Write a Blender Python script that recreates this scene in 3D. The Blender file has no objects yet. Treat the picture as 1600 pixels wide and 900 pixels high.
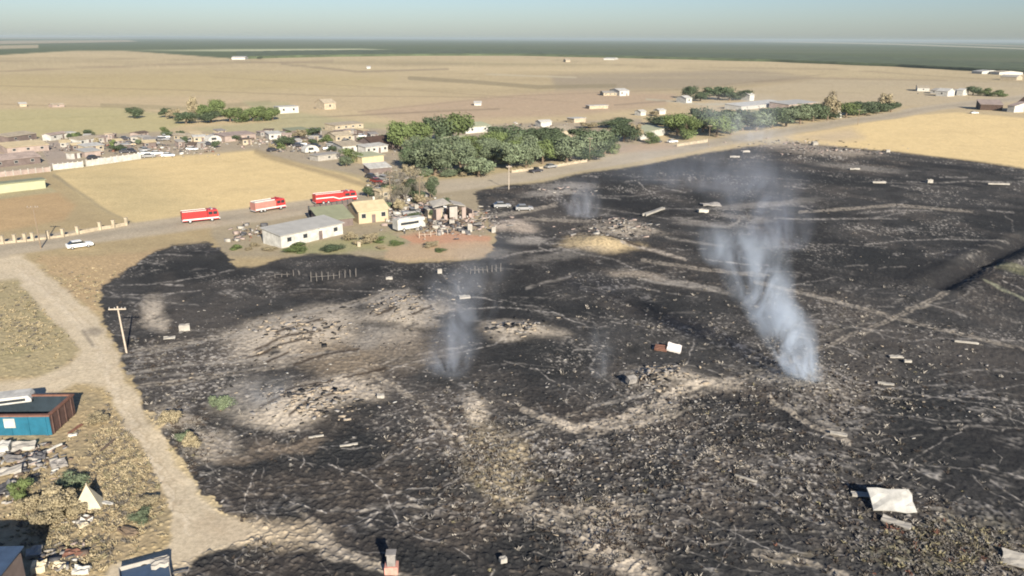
import bpy, math, random
import numpy as np
from mathutils import Vector, Matrix
random.seed(7); rng = np.random.default_rng(11)
S = bpy.context.scene
R = math.radians
# ------------------------------------------------------------------ camera
H = 42.0; FPX = 1256.0; PITCH = R(17.25); ROLL = R(0.28)
fw = Vector((0, math.cos(PITCH), -math.sin(PITCH)))
r0 = Vector((1, 0, 0)); u0 = r0.cross(fw)
rt = (r0*math.cos(ROLL) + u0*math.sin(ROLL)).normalized(); up = rt.cross(fw).normalized()
camd = bpy.data.cameras.new('camera'); cam = bpy.data.objects.new('camera', camd)
S.collection.objects.link(cam); S.camera = cam
camd.sensor_width = 36; camd.lens = 36*FPX/1600; camd.clip_end = 200000; camd.clip_start = 0.5
m = Matrix((rt, up, -fw)).transposed().to_4x4(); m.translation = Vector((0, 0, H)); cam.matrix_world = m
# ------------------------------------------------------------------ world, sun, exposure
SUN_EL = R(22); SH_AZ = R(-21)              # shadows run away from the camera, a little to the left
w = bpy.data.worlds.new('World'); S.world = w; w.use_nodes = True
nt = w.node_tree; bg = nt.nodes['Background']
sky = nt.nodes.new('ShaderNodeTexSky'); sky.sky_type = 'NISHITA'; sky.sun_disc = False
sky.sun_elevation = SUN_EL; sky.sun_rotation = math.pi + SH_AZ
sky.air_density = 1.0; sky.dust_density = 0.6; sky.ozone_density = 2.0; sky.altitude = 100
tint = nt.nodes.new('ShaderNodeVectorMath'); tint.operation = 'MULTIPLY'; tint.inputs[1].default_value = (0.63, 0.72, 0.93)
nt.links.new(sky.outputs[0], tint.inputs[0]); nt.links.new(tint.outputs[0], bg.inputs[0]); bg.inputs[1].default_value = 0.06
sd = bpy.data.lights.new('sun', 'SUN'); sd.energy = 5.0; sd.angle = R(0.6); sd.color = (1, 0.91, 0.77)
so = bpy.data.objects.new('sun', sd); S.collection.objects.link(so)
shd = Vector((math.sin(SH_AZ)*math.cos(SUN_EL), math.cos(SH_AZ)*math.cos(SUN_EL), -math.sin(SUN_EL)))
so.rotation_euler = shd.to_track_quat('-Z', 'Y').to_euler(); so.location = (0, -30, 80)
S.view_settings.view_transform = 'Standard'; S.view_settings.look = 'None'
S.view_settings.gamma = 1; S.view_settings.exposure = 1.08
S.render.engine = 'CYCLES'; S.cycles.volume_bounces = 1; S.cycles.max_bounces = 6
S.cycles.filter_width = 1.9; S.cycles.volume_step_rate = 1.0

# ------------------------------------------------------------------ helpers: places
def ray(px, py): return fw + rt*((px-800)/FPX) - up*((py-450)/FPX)
def P(px, py, z=0.0):
    d = ray(px, py); t = (z-H)/d.z
    return Vector((d.x*t, d.y*t, z))
def scl(p): return FPX/((Vector(p)-Vector((0, 0, H))).dot(fw))      # px (of 1600) per metre at p
def project(x, y, z=0.0):
    dx, dy, dz = x, y, z-H
    c = dx*fw.x+dy*fw.y+dz*fw.z
    c = np.where(c > 0.5, c, 0.5)
    return 800+FPX*(dx*rt.x+dy*rt.y+dz*rt.z)/c, 450-FPX*(dx*up.x+dy*up.y+dz*up.z)/c
def perlin(x, y, seed=0):
    xi = np.floor(x).astype(np.int64); yi = np.floor(y).astype(np.int64)
    xf = x-xi; yf = y-yi
    def g(ix, iy, fx, fy):
        h = (ix*374761393 + iy*668265263 + seed*1442695041) & 0xffffffff
        h = ((h ^ (h >> 13))*1274126177) & 0xffffffff
        h = (h ^ (h >> 16)) & 0xffff
        a = h*(2*math.pi/65536.0)
        return np.cos(a)*fx+np.sin(a)*fy
    u = xf*xf*xf*(xf*(xf*6-15)+10); v = yf*yf*yf*(yf*(yf*6-15)+10)
    a = g(xi, yi, xf, yf); b = g(xi+1, yi, xf-1, yf); c = g(xi, yi+1, xf, yf-1); d = g(xi+1, yi+1, xf-1, yf-1)
    return 1.42*((a*(1-u)+b*u)*(1-v)+(c*(1-u)+d*u)*v)
def fbm(x, y, wl, octv=4, seed=0, gain=0.5):
    s = 0; a = 1; t = 0
    for k in range(octv):
        s = s+a*perlin(x/wl*2**k+17.3*k, y/wl*2**k-9.1*k, seed+k); t += a; a *= gain
    return s/t*1.3
def sstep(a, b, x):
    t = np.clip((x-a)/(b-a), 0, 1); return t*t*(3-2*t)

# px map of heaps: (px, py, rx px, ry px, height m)
HEAPS = [(470, 520, 80, 32, 0.9), (480, 632, 85, 38, 1.2), (625, 482, 48, 22, 1.7), (620, 505, 60, 18, 0.9), (812, 517, 52, 16, 1.1),
         (798, 353, 36, 11, 1.3), (935, 381, 40, 13, 2.2), (965, 352, 50, 13, 1.8), (1040, 592, 62, 20, 1.5), (1255, 600, 70, 28, 1.2),
         (1110, 640, 90, 16, 0.7), (700, 450, 30, 12, 0.9), (1290, 240, 80, 10, 2.0), (735, 640, 25, 25, 0.7), (750, 745, 50, 40, 0.6),
         (270, 660, 35, 22, 0.5), (320, 400, 40, 8, 0.5), (880, 300, 40, 10, 1.2), (1480, 850, 130, 45, 0.5), (960, 850, 60, 35, 0.5)]
def _w(px, py, rx, ry):
    c = P(px, py); e = P(px+rx, py); n = P(px, py-ry); s_ = P(px, py+ry)
    return c.x, c.y, (e-c).length, 0.5*(n.y-s_.y)
HW = [(_w(a, b, c, d)+(e,)) for a, b, c, d, e in HEAPS]
DITCH = [(P(1468, 446), P(1540, 408)), (P(1540, 408), P(1620, 368))]
def height(x, y):
    x = np.asarray(x, float); y = np.asarray(y, float)
    z = 0.25*fbm(x, y, 30, 3, 5)
    for cx, cy, rx, ry, hh in HW:
        q = ((x-cx)/rx)**2+((y-cy)/ry)**2
        z = z+0.62*hh*np.exp(-q*1.5)
    for a, b in DITCH:
        ab = b-a; L2 = ab.x**2+ab.y**2
        t = np.clip(((x-a.x)*ab.x+(y-a.y)*ab.y)/L2, 0, 1)
        d = np.hypot(x-a.x-t*ab.x, y-a.y-t*ab.y)
        z = z-0.9*np.exp(-(d/2.0)**2)+0.25*np.exp(-((d-4.5)/2.0)**2)
    r = np.hypot(x, y)
    return z*sstep(900, 500, r)
def hz(x, y): return float(height(np.array([x]), np.array([y]))[0])
def G(px, py):
    p = P(px, py)
    for _ in range(3): p = P(px, py, hz(p.x, p.y))
    return p

# ------------------------------------------------------------------ materials
MATS = {}
def mat(name, col, rough=0.85, var=0.25, scale=1.2, bump=0.0, metallic=0.0, trans=0.0, objrand=0.0):
    if name in MATS: return MATS[name]
    M = bpy.data.materials.new(name); M.use_nodes = True; MATS[name] = M
    t = M.node_tree; b = t.nodes['Principled BSDF']
    b.inputs['Roughness'].default_value = rough; b.inputs['Metallic'].default_value = metallic
    b.inputs['Specular IOR Level'].default_value = 0.25
    tc = t.nodes.new('ShaderNodeTexCoord')
    n = t.nodes.new('ShaderNodeTexNoise'); n.inputs['Scale'].default_value = scale; n.inputs['Detail'].default_value = 5
    n.inputs['Roughness'].default_value = 0.65
    t.links.new(tc.outputs['Object'], n.inputs['Vector'])
    mr = t.nodes.new('ShaderNodeMapRange'); mr.inputs[1].default_value = 0.3; mr.inputs[2].default_value = 0.7
    mr.inputs[3].default_value = 1-var; mr.inputs[4].default_value = 1+var*0.6
    t.links.new(n.outputs['Fac'], mr.inputs[0])
    mx = t.nodes.new('ShaderNodeMix'); mx.data_type = 'RGBA'; mx.blend_type = 'MULTIPLY'; mx.inputs['Factor'].default_value = 1
    mx.inputs['A'].default_value = (*col, 1)
    last = mr.outputs[0]
    if objrand:
        oi = t.nodes.new('ShaderNodeObjectInfo'); m2 = t.nodes.new('ShaderNodeMapRange')
        m2.inputs[3].default_value = 1-objrand; m2.inputs[4].default_value = 1+objrand
        t.links.new(oi.outputs['Random'], m2.inputs[0])
        mm = t.nodes.new('ShaderNodeMath'); mm.operation = 'MULTIPLY'
        t.links.new(last, mm.inputs[0]); t.links.new(m2.outputs[0], mm.inputs[1]); last = mm.outputs[0]
    cc = t.nodes.new('ShaderNodeCombineColor')
    for i in range(3): t.links.new(last, cc.inputs[i])
    t.links.new(cc.outputs[0], mx.inputs['B']); t.links.new(mx.outputs['Result'], b.inputs['Base Color'])
    if bump:
        bp = t.nodes.new('ShaderNodeBump'); bp.inputs['Strength'].default_value = bump; bp.inputs['Distance'].default_value = 0.1
        t.links.new(n.outputs['Fac'], bp.inputs['Height']); t.links.new(bp.outputs[0], b.inputs['Normal'])
    return M
WHITE = mat('white_paint', (0.44, 0.43, 0.395), 0.6, 0.35, 0.8)
CREAM = mat('cream_paint', (0.37, 0.315, 0.23), 0.75, 0.35, 0.8)
YELLOW = mat('yellow_stucco', (0.40, 0.325, 0.22), 0.85, 0.15, 0.7)
TANROOF = mat('tan_roof', (0.46, 0.38, 0.24), 0.85, 0.2, 0.6)
GREYROOF = mat('grey_metal_roof', (0.36, 0.35, 0.32), 0.55, 0.15, 0.5)
GREENROOF = mat('olive_roof', (0.22, 0.23, 0.15), 0.7, 0.15, 0.5)
BROWNROOF = mat('dark_brown_roof', (0.07, 0.045, 0.035), 0.85, 0.3, 0.6)
MAUVE = mat('weathered_wall', (0.30, 0.24, 0.21), 0.9, 0.3, 0.4)
BROWNWALL = mat('dark_boards', (0.14, 0.11, 0.10), 0.9, 0.3, 0.6)
PALEGREEN = mat('pale_green_panel', (0.34, 0.35, 0.23), 0.7, 0.15, 0.4)
RED = mat('red_paint', (0.40, 0.035, 0.035), 0.35, 0.12, 0.6)
PINKW = mat('stripe_white', (0.60, 0.56, 0.53), 0.5, 0.08, 1)
GLASS = mat('dark_glass', (0.03, 0.035, 0.04), 0.15, 0.2, 1)
TYRE = mat('tyre_rubber', (0.025, 0.025, 0.025), 0.9, 0.2, 3)
STEEL = mat('bright_steel', (0.50, 0.50, 0.49), 0.4, 0.15, 2, metallic=0.4)
DARKMETAL = mat('dark_metal', (0.07, 0.07, 0.075), 0.6, 0.25, 2)
TEAL = mat('teal_container_paint', (0.018, 0.115, 0.175), 0.6, 0.25, 0.9)
RUST = mat('rusty_steel', (0.17, 0.085, 0.06), 0.9, 0.35, 1.4, 0.3)
WOOD = mat('weathered_pole_wood', (0.42, 0.36, 0.29), 0.9, 0.25, 1.5, 0.2)
WOODD = mat('dark_wood', (0.12, 0.09, 0.07), 0.9, 0.3, 2)
BARK = mat('bark', (0.16, 0.12, 0.085), 0.95, 0.3, 2, 0.3)
SHEET = mat('pale_sheet', (0.32, 0.30, 0.265), 0.75, 0.25, 1.1, 0.3)
ASHY = mat('ash_grey_debris', (0.24, 0.225, 0.21), 0.9, 0.4, 1.5, 0.3)
PINK = mat('pink_brick', (0.50, 0.25, 0.20), 0.9, 0.3, 3)
CHARW = mat('charred_wood', (0.03, 0.028, 0.027), 0.9, 0.4, 2)
BLUET = mat('dark_blue_tarp', (0.045, 0.075, 0.13), 0.7, 0.3, 0.8, 0.3)
CANVAS = mat('cream_canvas', (0.48, 0.42, 0.30), 0.9, 0.15, 1, 0.3)
DIRTHEAP = mat('tan_soil', (0.30, 0.25, 0.19), 0.95, 0.3, 1.2, 0.5)
CONC = mat('concrete', (0.46, 0.43, 0.37), 0.9, 0.2, 0.8, 0.2)

# ------------------------------------------------------------------ object helpers
def tag(o, label=None, cat=None, group=None, kind=None):
    if label: o['label'] = label
    if cat: o['category'] = cat
    if group: o['group'] = group
    if kind: o['kind'] = kind
    return o
def thing(name, label, cat, loc=(0, 0, 0), rz=0, group=None):
    o = bpy.data.objects.new(name, None); S.collection.objects.link(o); o.empty_display_size = 0.3
    o.location = loc; o.rotation_euler = (0, 0, rz); return tag(o, label, cat, group)
class MB:
    def __init__(s): s.v = []; s.f = []
    def add(s, vs, fs, T=None):
        n = len(s.v)
        for v in vs:
            v = Vector(v)
            s.v.append(tuple(T @ v) if T is not None else tuple(v))
        for f in fs: s.f.append(tuple(i+n for i in f))
        return s
    def box(s, x0, x1, y0, y1, z0, z1, T=None):
        return s.add([(x0, y0, z0), (x1, y0, z0), (x1, y1, z0), (x0, y1, z0), (x0, y0, z1), (x1, y0, z1), (x1, y1, z1), (x0, y1, z1)],
                     [(0, 3, 2, 1), (4, 5, 6, 7), (0, 1, 5, 4), (1, 2, 6, 5), (2, 3, 7, 6), (3, 0, 4, 7)], T)
    def prism(s, pts, y0, y1, T=None):          # outline in x,z pushed from y0 to y1
        n = len(pts)
        vs = [(x, y0, z) for x, z in pts]+[(x, y1, z) for x, z in pts]
        fs = [tuple(range(n)), tuple(range(2*n-1, n-1, -1))]
        for i in range(n):
            j = (i+1) % n; fs.append((i, i+n, j+n, j))
        return s.add(vs, fs, T)
    def tube(s, a, b, ra, rb=None, n=8):
        rb = ra if rb is None else rb
        a = Vector(a); b = Vector(b); d = (b-a).normalized()
        q = d.to_track_quat('Z', 'Y'); vs = []
        for c, r in ((a, ra), (b, rb)):
            for k in range(n):
                t = 2*math.pi*k/n; vs.append(c+q @ Vector((r*math.cos(t), r*math.sin(t), 0)))
        fs = [(i, (i+1) % n, n+(i+1) % n, n+i) for i in range(n)]+[tuple(range(n-1, -1, -1)), tuple(range(n, 2*n))]
        return s.add(vs, fs)
    def build(s, name, mt, parent=None, bevel=0):
        me = bpy.data.meshes.new(name); me.from_pydata(s.v, [], s.f); me.update()
        for k in (mt if isinstance(mt, (list, tuple)) else [mt]): me.materials.append(k)
        o = bpy.data.objects.new(name, me); S.collection.objects.link(o)
        if parent: o.parent = parent
        if bevel:
            b = o.modifiers.new('bevel', 'BEVEL'); b.width = bevel; b.segments = 2
        return o
def copy_tree(o, parent=None):
    c = o.copy(); S.collection.objects.link(c); c.parent = parent
    for ch in list(o.children): copy_tree(ch, c)
    return c
def np_mesh(name, V, F, mt, mi=None, smooth=False):
    me = bpy.data.meshes.new(name); V = np.asarray(V, np.float32); F = np.asarray(F, np.int32); k = F.shape[1]
    me.vertices.add(len(V)); me.vertices.foreach_set('co', V.ravel())
    me.loops.add(F.size); me.loops.foreach_set('vertex_index', F.ravel())
    me.polygons.add(len(F)); me.polygons.foreach_set('loop_start', np.arange(len(F), dtype=np.int32)*k)
    me.polygons.foreach_set('loop_total', np.full(len(F), k, np.int32))
    for q in (mt if isinstance(mt, (list, tuple)) else [mt]): me.materials.append(q)
    if mi is not None: me.polygons.foreach_set('material_index', np.asarray(mi, np.int32))
    if smooth: me.polygons.foreach_set('use_smooth', np.ones(len(F), bool))
    me.update(calc_edges=True); me.validate()
    o = bpy.data.objects.new(name, me); S.collection.objects.link(o); return o

# ------------------------------------------------------------------ ground sheet
a_f = np.linspace(-36.5, 36.5, 1560); a_c = np.concatenate([np.linspace(36.5, 60, 90)[1:], np.linspace(60, 300, 60)[1:], np.linspace(300, 323.5, 90)[1:-1]])
ang = np.radians(np.concatenate([a_f, a_c])); NA = len(ang)
v_ = np.concatenate([np.arange(905, 300, -1.15), np.arange(300, 40, -1.0), np.geomspace(40, 2.0, 50)])
rr = H*FPX*0.955/v_                       # ring radii, dense near, sparse far
rr = np.concatenate([[0.5, 8, 16, 24, 32, 38, 43, 47, 50], rr[rr > 51.5]]); NR = len(rr)
RRg, AAg = np.meshgrid(rr, ang, indexing='ij')
X = (RRg*np.sin(AAg)).ravel(); Y = (RRg*np.cos(AAg)).ravel(); RAD = RRg.ravel()
PX, PY = project(X, Y)
behind = (Y < 5)
PX = np.where(behind, -9999, PX); PY = np.where(behind, 3000, PY)
pxm = FPX/np.maximum(Y*fw.y-H*fw.z, 1.0)
_py = PY.reshape(NR, NA)[:, :1560]; RMIN = _py.min(1); RMAX = _py.max(1)
def warp(wl, amp, seed):
    """px coordinates shifted by a ground noise of amp metres"""
    sx = fbm(X, Y, wl, 3, seed)*amp; sy = fbm(X, Y, wl, 3, seed+31)*amp
    return project(X+sx, Y+sy)
W1 = warp(9, 3.2, 3); W2 = warp(2.5, 1.2, 40); WS = warp(60, 2.5, 77); W3 = warp(4, .7, 55)
def pmask(poly, feather, wp=None):
    qx, qy = wp if wp is not None else (PX, PY)
    pa = np.array(poly, float)
    x0, y0 = pa.min(0)-feather*2-3; x1, y1 = pa.max(0)+feather*2+3
    sel = np.nonzero((qx > x0) & (qx < x1) & (qy > y0) & (qy < y1) & ~behind)[0]
    out = np.zeros(len(PX)); 
    if not len(sel): return out
    x = qx[sel]; y = qy[sel]; ins = np.zeros(len(sel), bool); d2 = np.full(len(sel), 1e12)
    n = len(pa)
    for i in range(n):
        ax, ay = pa[i]; bx, by = pa[(i+1) % n]
        c = ((ay > y) != (by > y)); den = (by-ay) if by != ay else 1e-9
        ins ^= c & (x < (bx-ax)*(y-ay)/den+ax)
        L2 = (bx-ax)**2+(by-ay)**2+1e-9
        t = np.clip(((x-ax)*(bx-ax)+(y-ay)*(by-ay))/L2, 0, 1)
        dd = (x-ax-t*(bx-ax))**2+(y-ay-t*(by-ay))**2; d2 = np.minimum(d2, dd)
    sdv = np.sqrt(d2)*np.where(ins, 1, -1)
    out[sel] = sstep(-feather, feather, sdv); return out
def bandidx(y0, y1):
    """slice of whole rings that can hold image rows y0..y1 within the modelled sector"""
    k = np.nonzero((RMAX > y0) & (RMIN < y1))[0]
    if not len(k): return slice(0, 0)
    return slice(int(k[0])*NA, (int(k[-1])+1)*NA)
def emask(cx, cy, rx, ry, rot=0, soft=0.5, wp=None):
    qx, qy = wp if wp is not None else (PX, PY)
    c, s_ = math.cos(R(rot)), math.sin(R(rot)); m_ = max(rx, ry)*(1+soft)+2
    lo = bandidx(cy-m_-40, cy+m_+40)
    qx_ = qx[lo]; qy_ = qy[lo]; sel = np.nonzero((np.abs(qx_-cx) < m_) & (np.abs(qy_-cy) < m_))[0]
    out = np.zeros(len(PX)); dx = qx_[sel]-cx; dy = qy_[sel]-cy
    q = np.sqrt(((dx*c+dy*s_)/rx)**2+((-dx*s_+dy*c)/ry)**2)
    out[lo.start+sel] = sstep(1+soft, 1-soft, q); out[behind] = 0
    return out
def lmask(pts, wpx, feather=1.5, wp=None):
    qx, qy = wp if wp is not None else (PX, PY)
    out = np.zeros(len(PX))
    for (ax, ay), (bx, by) in zip(pts[:-1], pts[1:]):
        x0, x1 = min(ax, bx)-wpx*2-8, max(ax, bx)+wpx*2+8; y0, y1 = min(ay, by)-wpx*2-8, max(ay, by)+wpx*2+8
        lo = bandidx(y0-40, y1+40)
        sel = lo.start+np.nonzero((qx[lo] > x0) & (qx[lo] < x1) & (qy[lo] > y0) & (qy[lo] < y1) & ~behind[lo])[0]
        if not len(sel): continue
        x = qx[sel]; y = qy[sel]
        t = np.clip(((x-ax)*(bx-ax)+(y-ay)*(by-ay))/((bx-ax)**2+(by-ay)**2), 0, 1)
        d = np.hypot(x-ax-t*(bx-ax), y-ay-t*(by-ay))
        out[sel] = np.maximum(out[sel], sstep(wpx/2+feather, max(wpx/2-feather, 0), d))
    return out
C = np.zeros((len(X), 3))
def inside_(poly, x, y):
    c = False; n = len(poly)
    for i in range(n):
        ax, ay = poly[i]; bx, by = poly[(i+1) % n]
        if (ay > y) != (by > y) and x < (bx-ax)*(y-ay)/(by-ay)+ax: c = not c
    return c
def put(col, mk, k=1.0):
    nz_ = np.nonzero(mk > 1e-4)[0]; m_ = (mk[nz_]*k)[:, None]; C[nz_] = C[nz_]*(1-m_)+np.array(col)*m_
n60 = fbm(X, Y*1.0, 60, 4, 1); nbig = fbm(X*0.35, Y, 260, 4, 2); nfar = fbm(X*0.15, Y, 700, 3, 8)
n6 = fbm(X, Y, 6, 4, 12); n2 = fbm(X, Y, 1.7, 3, 14); n08 = fbm(X, Y, 0.7, 2, 15); n18 = fbm(X, Y, 18, 3, 19)
# plains
C[:] = (0.44, 0.355, 0.215)
C *= (1+0.22*nbig+0.10*nfar+0.07*n60)[:, None]
put((0.44, 0.34, 0.22), sstep(0.0, 0.6, nfar)*0.6)
put((0.27, 0.24, 0.13), sstep(0.15, 0.7, fbm(X*0.25, Y, 330, 4, 23))*0.55)
put((0.42, 0.34, 0.18), pmask([(-80, 118), (330, 112), (620, 120), (600, 135), (200, 150), (-80, 138)], 8)*0.6)
put((0.40, 0.30, 0.21), pmask([(700, 158), (900, 140), (1060, 145), (1040, 165), (900, 180), (640, 192), (560, 175)], 5)*0.8)
put((0.30, 0.25, 0.18), pmask([(860, 118), (1180, 108), (1280, 122), (1080, 140), (870, 140)], 6)*0.8)
put((0.42, 0.35, 0.24), pmask([(1090, 148), (1290, 122), (1640, 128), (1700, 160), (1480, 168), (1200, 160)], 4)*0.7)
for pts, w_, c_, k in [([(440, 100), (560, 112), (700, 108)], 3, (0.26, 0.21, 0.14), .7), ([(640, 122), (740, 128), (840, 136), (960, 134)], 6, (0.25, 0.21, 0.13), .75),
                    ([(0, 112), (140, 105), (300, 100), (520, 96)], 2.5, (0.27, 0.21, 0.14), .7), ([(440, 185), (560, 180), (640, 176), (780, 170)], 2, (0.24, 0.19, 0.13), .8),
                    ([(760, 116), (900, 121)], 2, (.46, .40, .28), .8), ([(0, 188), (120, 183), (240, 178)], 2, (.22, .19, .1), .6), ([(160, 165), (300, 170), (420, 160)], 7, (.25, .22, .13), .5),
                    ([(560, 101), (720, 101)], 1.2, (0.22, 0.17, 0.12), .8), ([(1180, 128), (1260, 122), (1480, 126)], 2, (0.28, 0.22, 0.15), .8),
                    ([(1010, 155), (1100, 163), (1280, 160)], 3, (.42, .38, .28), .8), ([(960, 164), (1040, 158)], 1.5, (.22, .18, .13), .7), ([(0, 163), (200, 168), (260, 178)], 2, (.28, .22, .14), .5)]:
    put(c_, lmask(pts, w_, 1.0), k)
put((0.45, 0.37, 0.225), sstep(.1, .6, fbm(X*.2, Y, 190, 4, 181))*.5)
put((0.30, 0.25, 0.155), sstep(.3, .8, fbm(X*.5, Y, 45, 4, 183))*.35)
for pts, w_, k in [([(-60, 96), (200, 92), (420, 96)], 1, .5), ([(0, 134), (260, 140), (520, 150), (760, 152)], 1.2, .5), ([(560, 175), (800, 150), (1060, 140), (1290, 116)], 1.2, .45), ([(330, 120), (640, 140), (900, 160)], 1.2, .35), ([(1060, 104), (1300, 108), (1600, 128)], 1.2, .5), ([(820, 90), (1000, 104), (1240, 116)], 1, .4)]:
    put((.25, .20, .13), lmask(pts, w_, .8), k)
# meadow left of the trees
put((0.40, 0.36, 0.19), pmask([(-60, 172), (180, 168), (260, 178), (300, 192), (250, 206), (130, 212), (-60, 222)], 4)*0.8)
put((0.34, 0.33, 0.19), pmask([(380, 158), (450, 160), (470, 176), (560, 190), (640, 196), (560, 205), (330, 208), (300, 200), (420, 190)], 4)*0.6)
# orchards far off
ORCH = [(-900, 78), (0, 86), (120, 79), (190, 79), (370, 92), (480, 89), (620, 87), (800, 86.5), (1000, 91), (1200, 96), (1400, 104), (1620, 116), (2600, 175), (2600, 60), (-900, 60)]
om = pmask(ORCH, 0.8)
put((0.085, 0.105, 0.052), om)
put((0.13, 0.13, 0.09), om*sstep(0.0, 0.5, nfar)*0.5)
put((0.40, 0.40, 0.25), pmask([(190, 79), (360, 77), (560, 76), (640, 79), (500, 81.5), (370, 80)], 0.8))
put((0.40, 0.33, 0.22), pmask([(-60, 72), (60, 70), (60, 75), (-60, 78)], 0.7)*0.8)
put((0.40, 0.33, 0.24), pmask([(-60, 64), (200, 62.5), (215, 65), (0, 69), (-60, 72)], 0.6)*0.7)
put((0.44, 0.40, 0.30), lmask([(1180, 64.2), (1400, 69), (1620, 77)], 1.6, 0.5), 0.8)
put((0.34, 0.28, 0.2), lmask([(1230, 61.5), (1420, 66), (1620, 73)], 1.6, 0.5), 0.7)
# settlement ground
put((0.33, 0.28, 0.21), pmask([(-80, 222), (120, 212), (250, 206), (420, 208), (560, 200), (640, 205), (760, 195), (900, 190), (1000, 185), (1020, 222), (960, 240), (860, 255), (640, 275), (560, 275), (480, 256), (395, 234), (260, 243), (100, 262), (-80, 280)], 3, WS)*0.85)
put((0.27, 0.24, 0.20), sstep(0.1, 0.6, fbm(X, Y, 14, 3, 51))*pmask([(-80, 222), (420, 208), (640, 205), (620, 260), (480, 250), (395, 234), (-80, 270)], 3)*0.7)
put((0.33, 0.275, 0.23), pmask([(60, 225), (110, 218), (120, 258), (80, 264)], 3)*0.9)
# grass and dirt this side of the road
put((0.36, 0.285, 0.165), pmask([(-200, 300), (90, 262), (210, 352), (640, 300), (800, 300), (800, 420), (360, 440), (230, 640), (330, 900), (330, 1100), (-600, 1100), (-600, 300)], 3, WS))
# gold fields
put((0.60, 0.465, 0.245), pmask([(88, 270), (250, 246), (396, 236), (480, 258), (560, 280), (600, 306), (550, 312), (400, 335), (207, 353), (120, 305)], 2.0, WS))
put((0.44, 0.36, 0.20), pmask([(88, 270), (190, 255), (330, 330), (207, 353), (120, 305)], 30, WS)*0.7)
put((0.63, 0.485, 0.255), pmask([(1225, 214), (1330, 196), (1430, 180), (1500, 176), (1620, 186), (1900, 215), (1900, 320), (1600, 264), (1400, 238), (1260, 222)], 1.6, WS))
put((0.44, 0.36, 0.26), pmask([(1225, 214), (1330, 200), (1350, 215), (1300, 224)], 10)*0.7)
put((0.41, 0.29, 0.16), pmask([(-80, 312), (20, 302), (85, 300), (118, 320), (100, 345), (0, 362), (-80, 372)], 5, WS)*0.9)
put((0.35, 0.31, 0.19), pmask([(-80, 305), (78, 292), (90, 300), (0, 312), (-80, 318)], 2)*0.8)
put((0.27, 0.23, 0.15), lmask([(85, 275), (130, 308), (205, 350)], 5, 2.5, WS), 0.7)
put((0.29, 0.23, 0.14), lmask([(400, 237), (480, 262), (570, 290), (610, 305)], 8, 3, WS), 0.7)
# faint tractor lines in the fields
put((0.36, 0.26, 0.12), pmask([(88, 270), (250, 246), (396, 236), (480, 258), (600, 306), (400, 335), (207, 353)], 2)*sstep(.35, .8, fbm(X*.3+Y*.2, (Y-X*.75)*1.4, 16, 3, 61))*0.25)
put((0.40, 0.29, 0.14), pmask([(1225, 214), (1430, 180), (1620, 186), (1900, 215), (1900, 320), (1600, 264), (1400, 238)], 2)*sstep(.3, .8, fbm(X*.4, Y*.4+X*.3, 16, 3, 63))*0.3)
# yard around the buildings
put((0.30, 0.26, 0.19), pmask([(330, 350), (480, 335), (560, 310), (620, 300), (760, 290), (760, 400), (560, 400), (350, 400)], 6, WS)*0.7)
put((0.27, 0.27, 0.14), pmask([(430, 392), (520, 376), (620, 362), (640, 372), (600, 392), (500, 398)], 5, W1)*0.7)
put((0.46, 0.25, 0.155), pmask([(640, 366), (700, 360), (768, 368), (765, 385), (700, 388), (640, 382)], 4, W1)*0.85)
put((0.42, 0.31, 0.20), pmask([(590, 385), (770, 380), (765, 398), (700, 408), (610, 405)], 4, W1)*0.8)
# grass at left, mottled
lg = pmask([(-600, 432), (20, 430), (60, 470), (122, 548), (80, 585), (-600, 620)], 3, WS)
put((0.34, 0.285, 0.17), lg); put((0.24, 0.215, 0.12), lg*sstep(0.0, 0.6, n6)*0.6)
lg2 = pmask([(-600, 650), (150, 610), (230, 700), (270, 800), (250, 850), (150, 900), (-600, 1000)], 5, WS)
put((0.34, 0.27, 0.165), lg2); put((0.25, 0.21, 0.13), lg2*sstep(-0.05, 0.5, n6)*0.6)
put((0.40, 0.29, 0.17), pmask([(60, 400), (230, 395), (280, 380), (250, 400), (160, 450), (150, 490), (90, 440)], 6, W1)*0.7)
# ------------- the burn
BURN = [(156, 478), (160, 448), (200, 420), (236, 396), (270, 383), (325, 378), (352, 396), (370, 418), (400, 417), (440, 404), (490, 396), (545, 397), (590, 403), (630, 411), (700, 409), (745, 405), (772, 392), (774, 368), (764, 345), (748, 322), (742, 300), (790, 290), (850, 285), (900, 273), (1000, 259), (1090, 241), (1170, 229), (1250, 224), (1400, 238), (1520, 251), (1600, 263), (1750, 290), (2300, 420), (2600, 1300), (250, 1300), (250, 900), (300, 872), (400, 832), (340, 795), (300, 740), (250, 668), (214, 610), (192, 575), (184, 540), (168, 510)]
burn = pmask(BURN, 2.5, W2)
rag = pmask(BURN, 14, W2)
burn = burn*sstep(0.15, 0.5, rag+0.35*n2+0.25*n08*0)*1.0
sq1 = 1-np.abs(perlin(X/2.6+n6*.6, Y/4.2, 90))*9          # pale wandering streaks
sq2 = 1-np.abs(perlin(X/7.5+n6*.5, Y/9+n6*.5, 91))*22
sq3 = 1-np.abs(perlin(X/1.1, Y/1.9, 95))*6
clus = fbm(X, Y, 22, 3, 97); clus2 = fbm(X, Y, 9, 3, 98)
put((0.050, 0.049, 0.048), burn)
put((0.070, 0.065, 0.060), burn*sstep(-0.1, 0.6, clus2)*0.8)
put((0.024, 0.024, 0.024), burn*sstep(0.0, 0.5, fbm(X, Y, 5, 3, 99))*0.6)
patch = fbm(X+Y*.3, Y*.6, 26, 4, 103)                      # bare black patches against cluttered ground
put((0.026, 0.026, 0.027), burn*sstep(0.05, 0.35, patch)*0.75)
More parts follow.
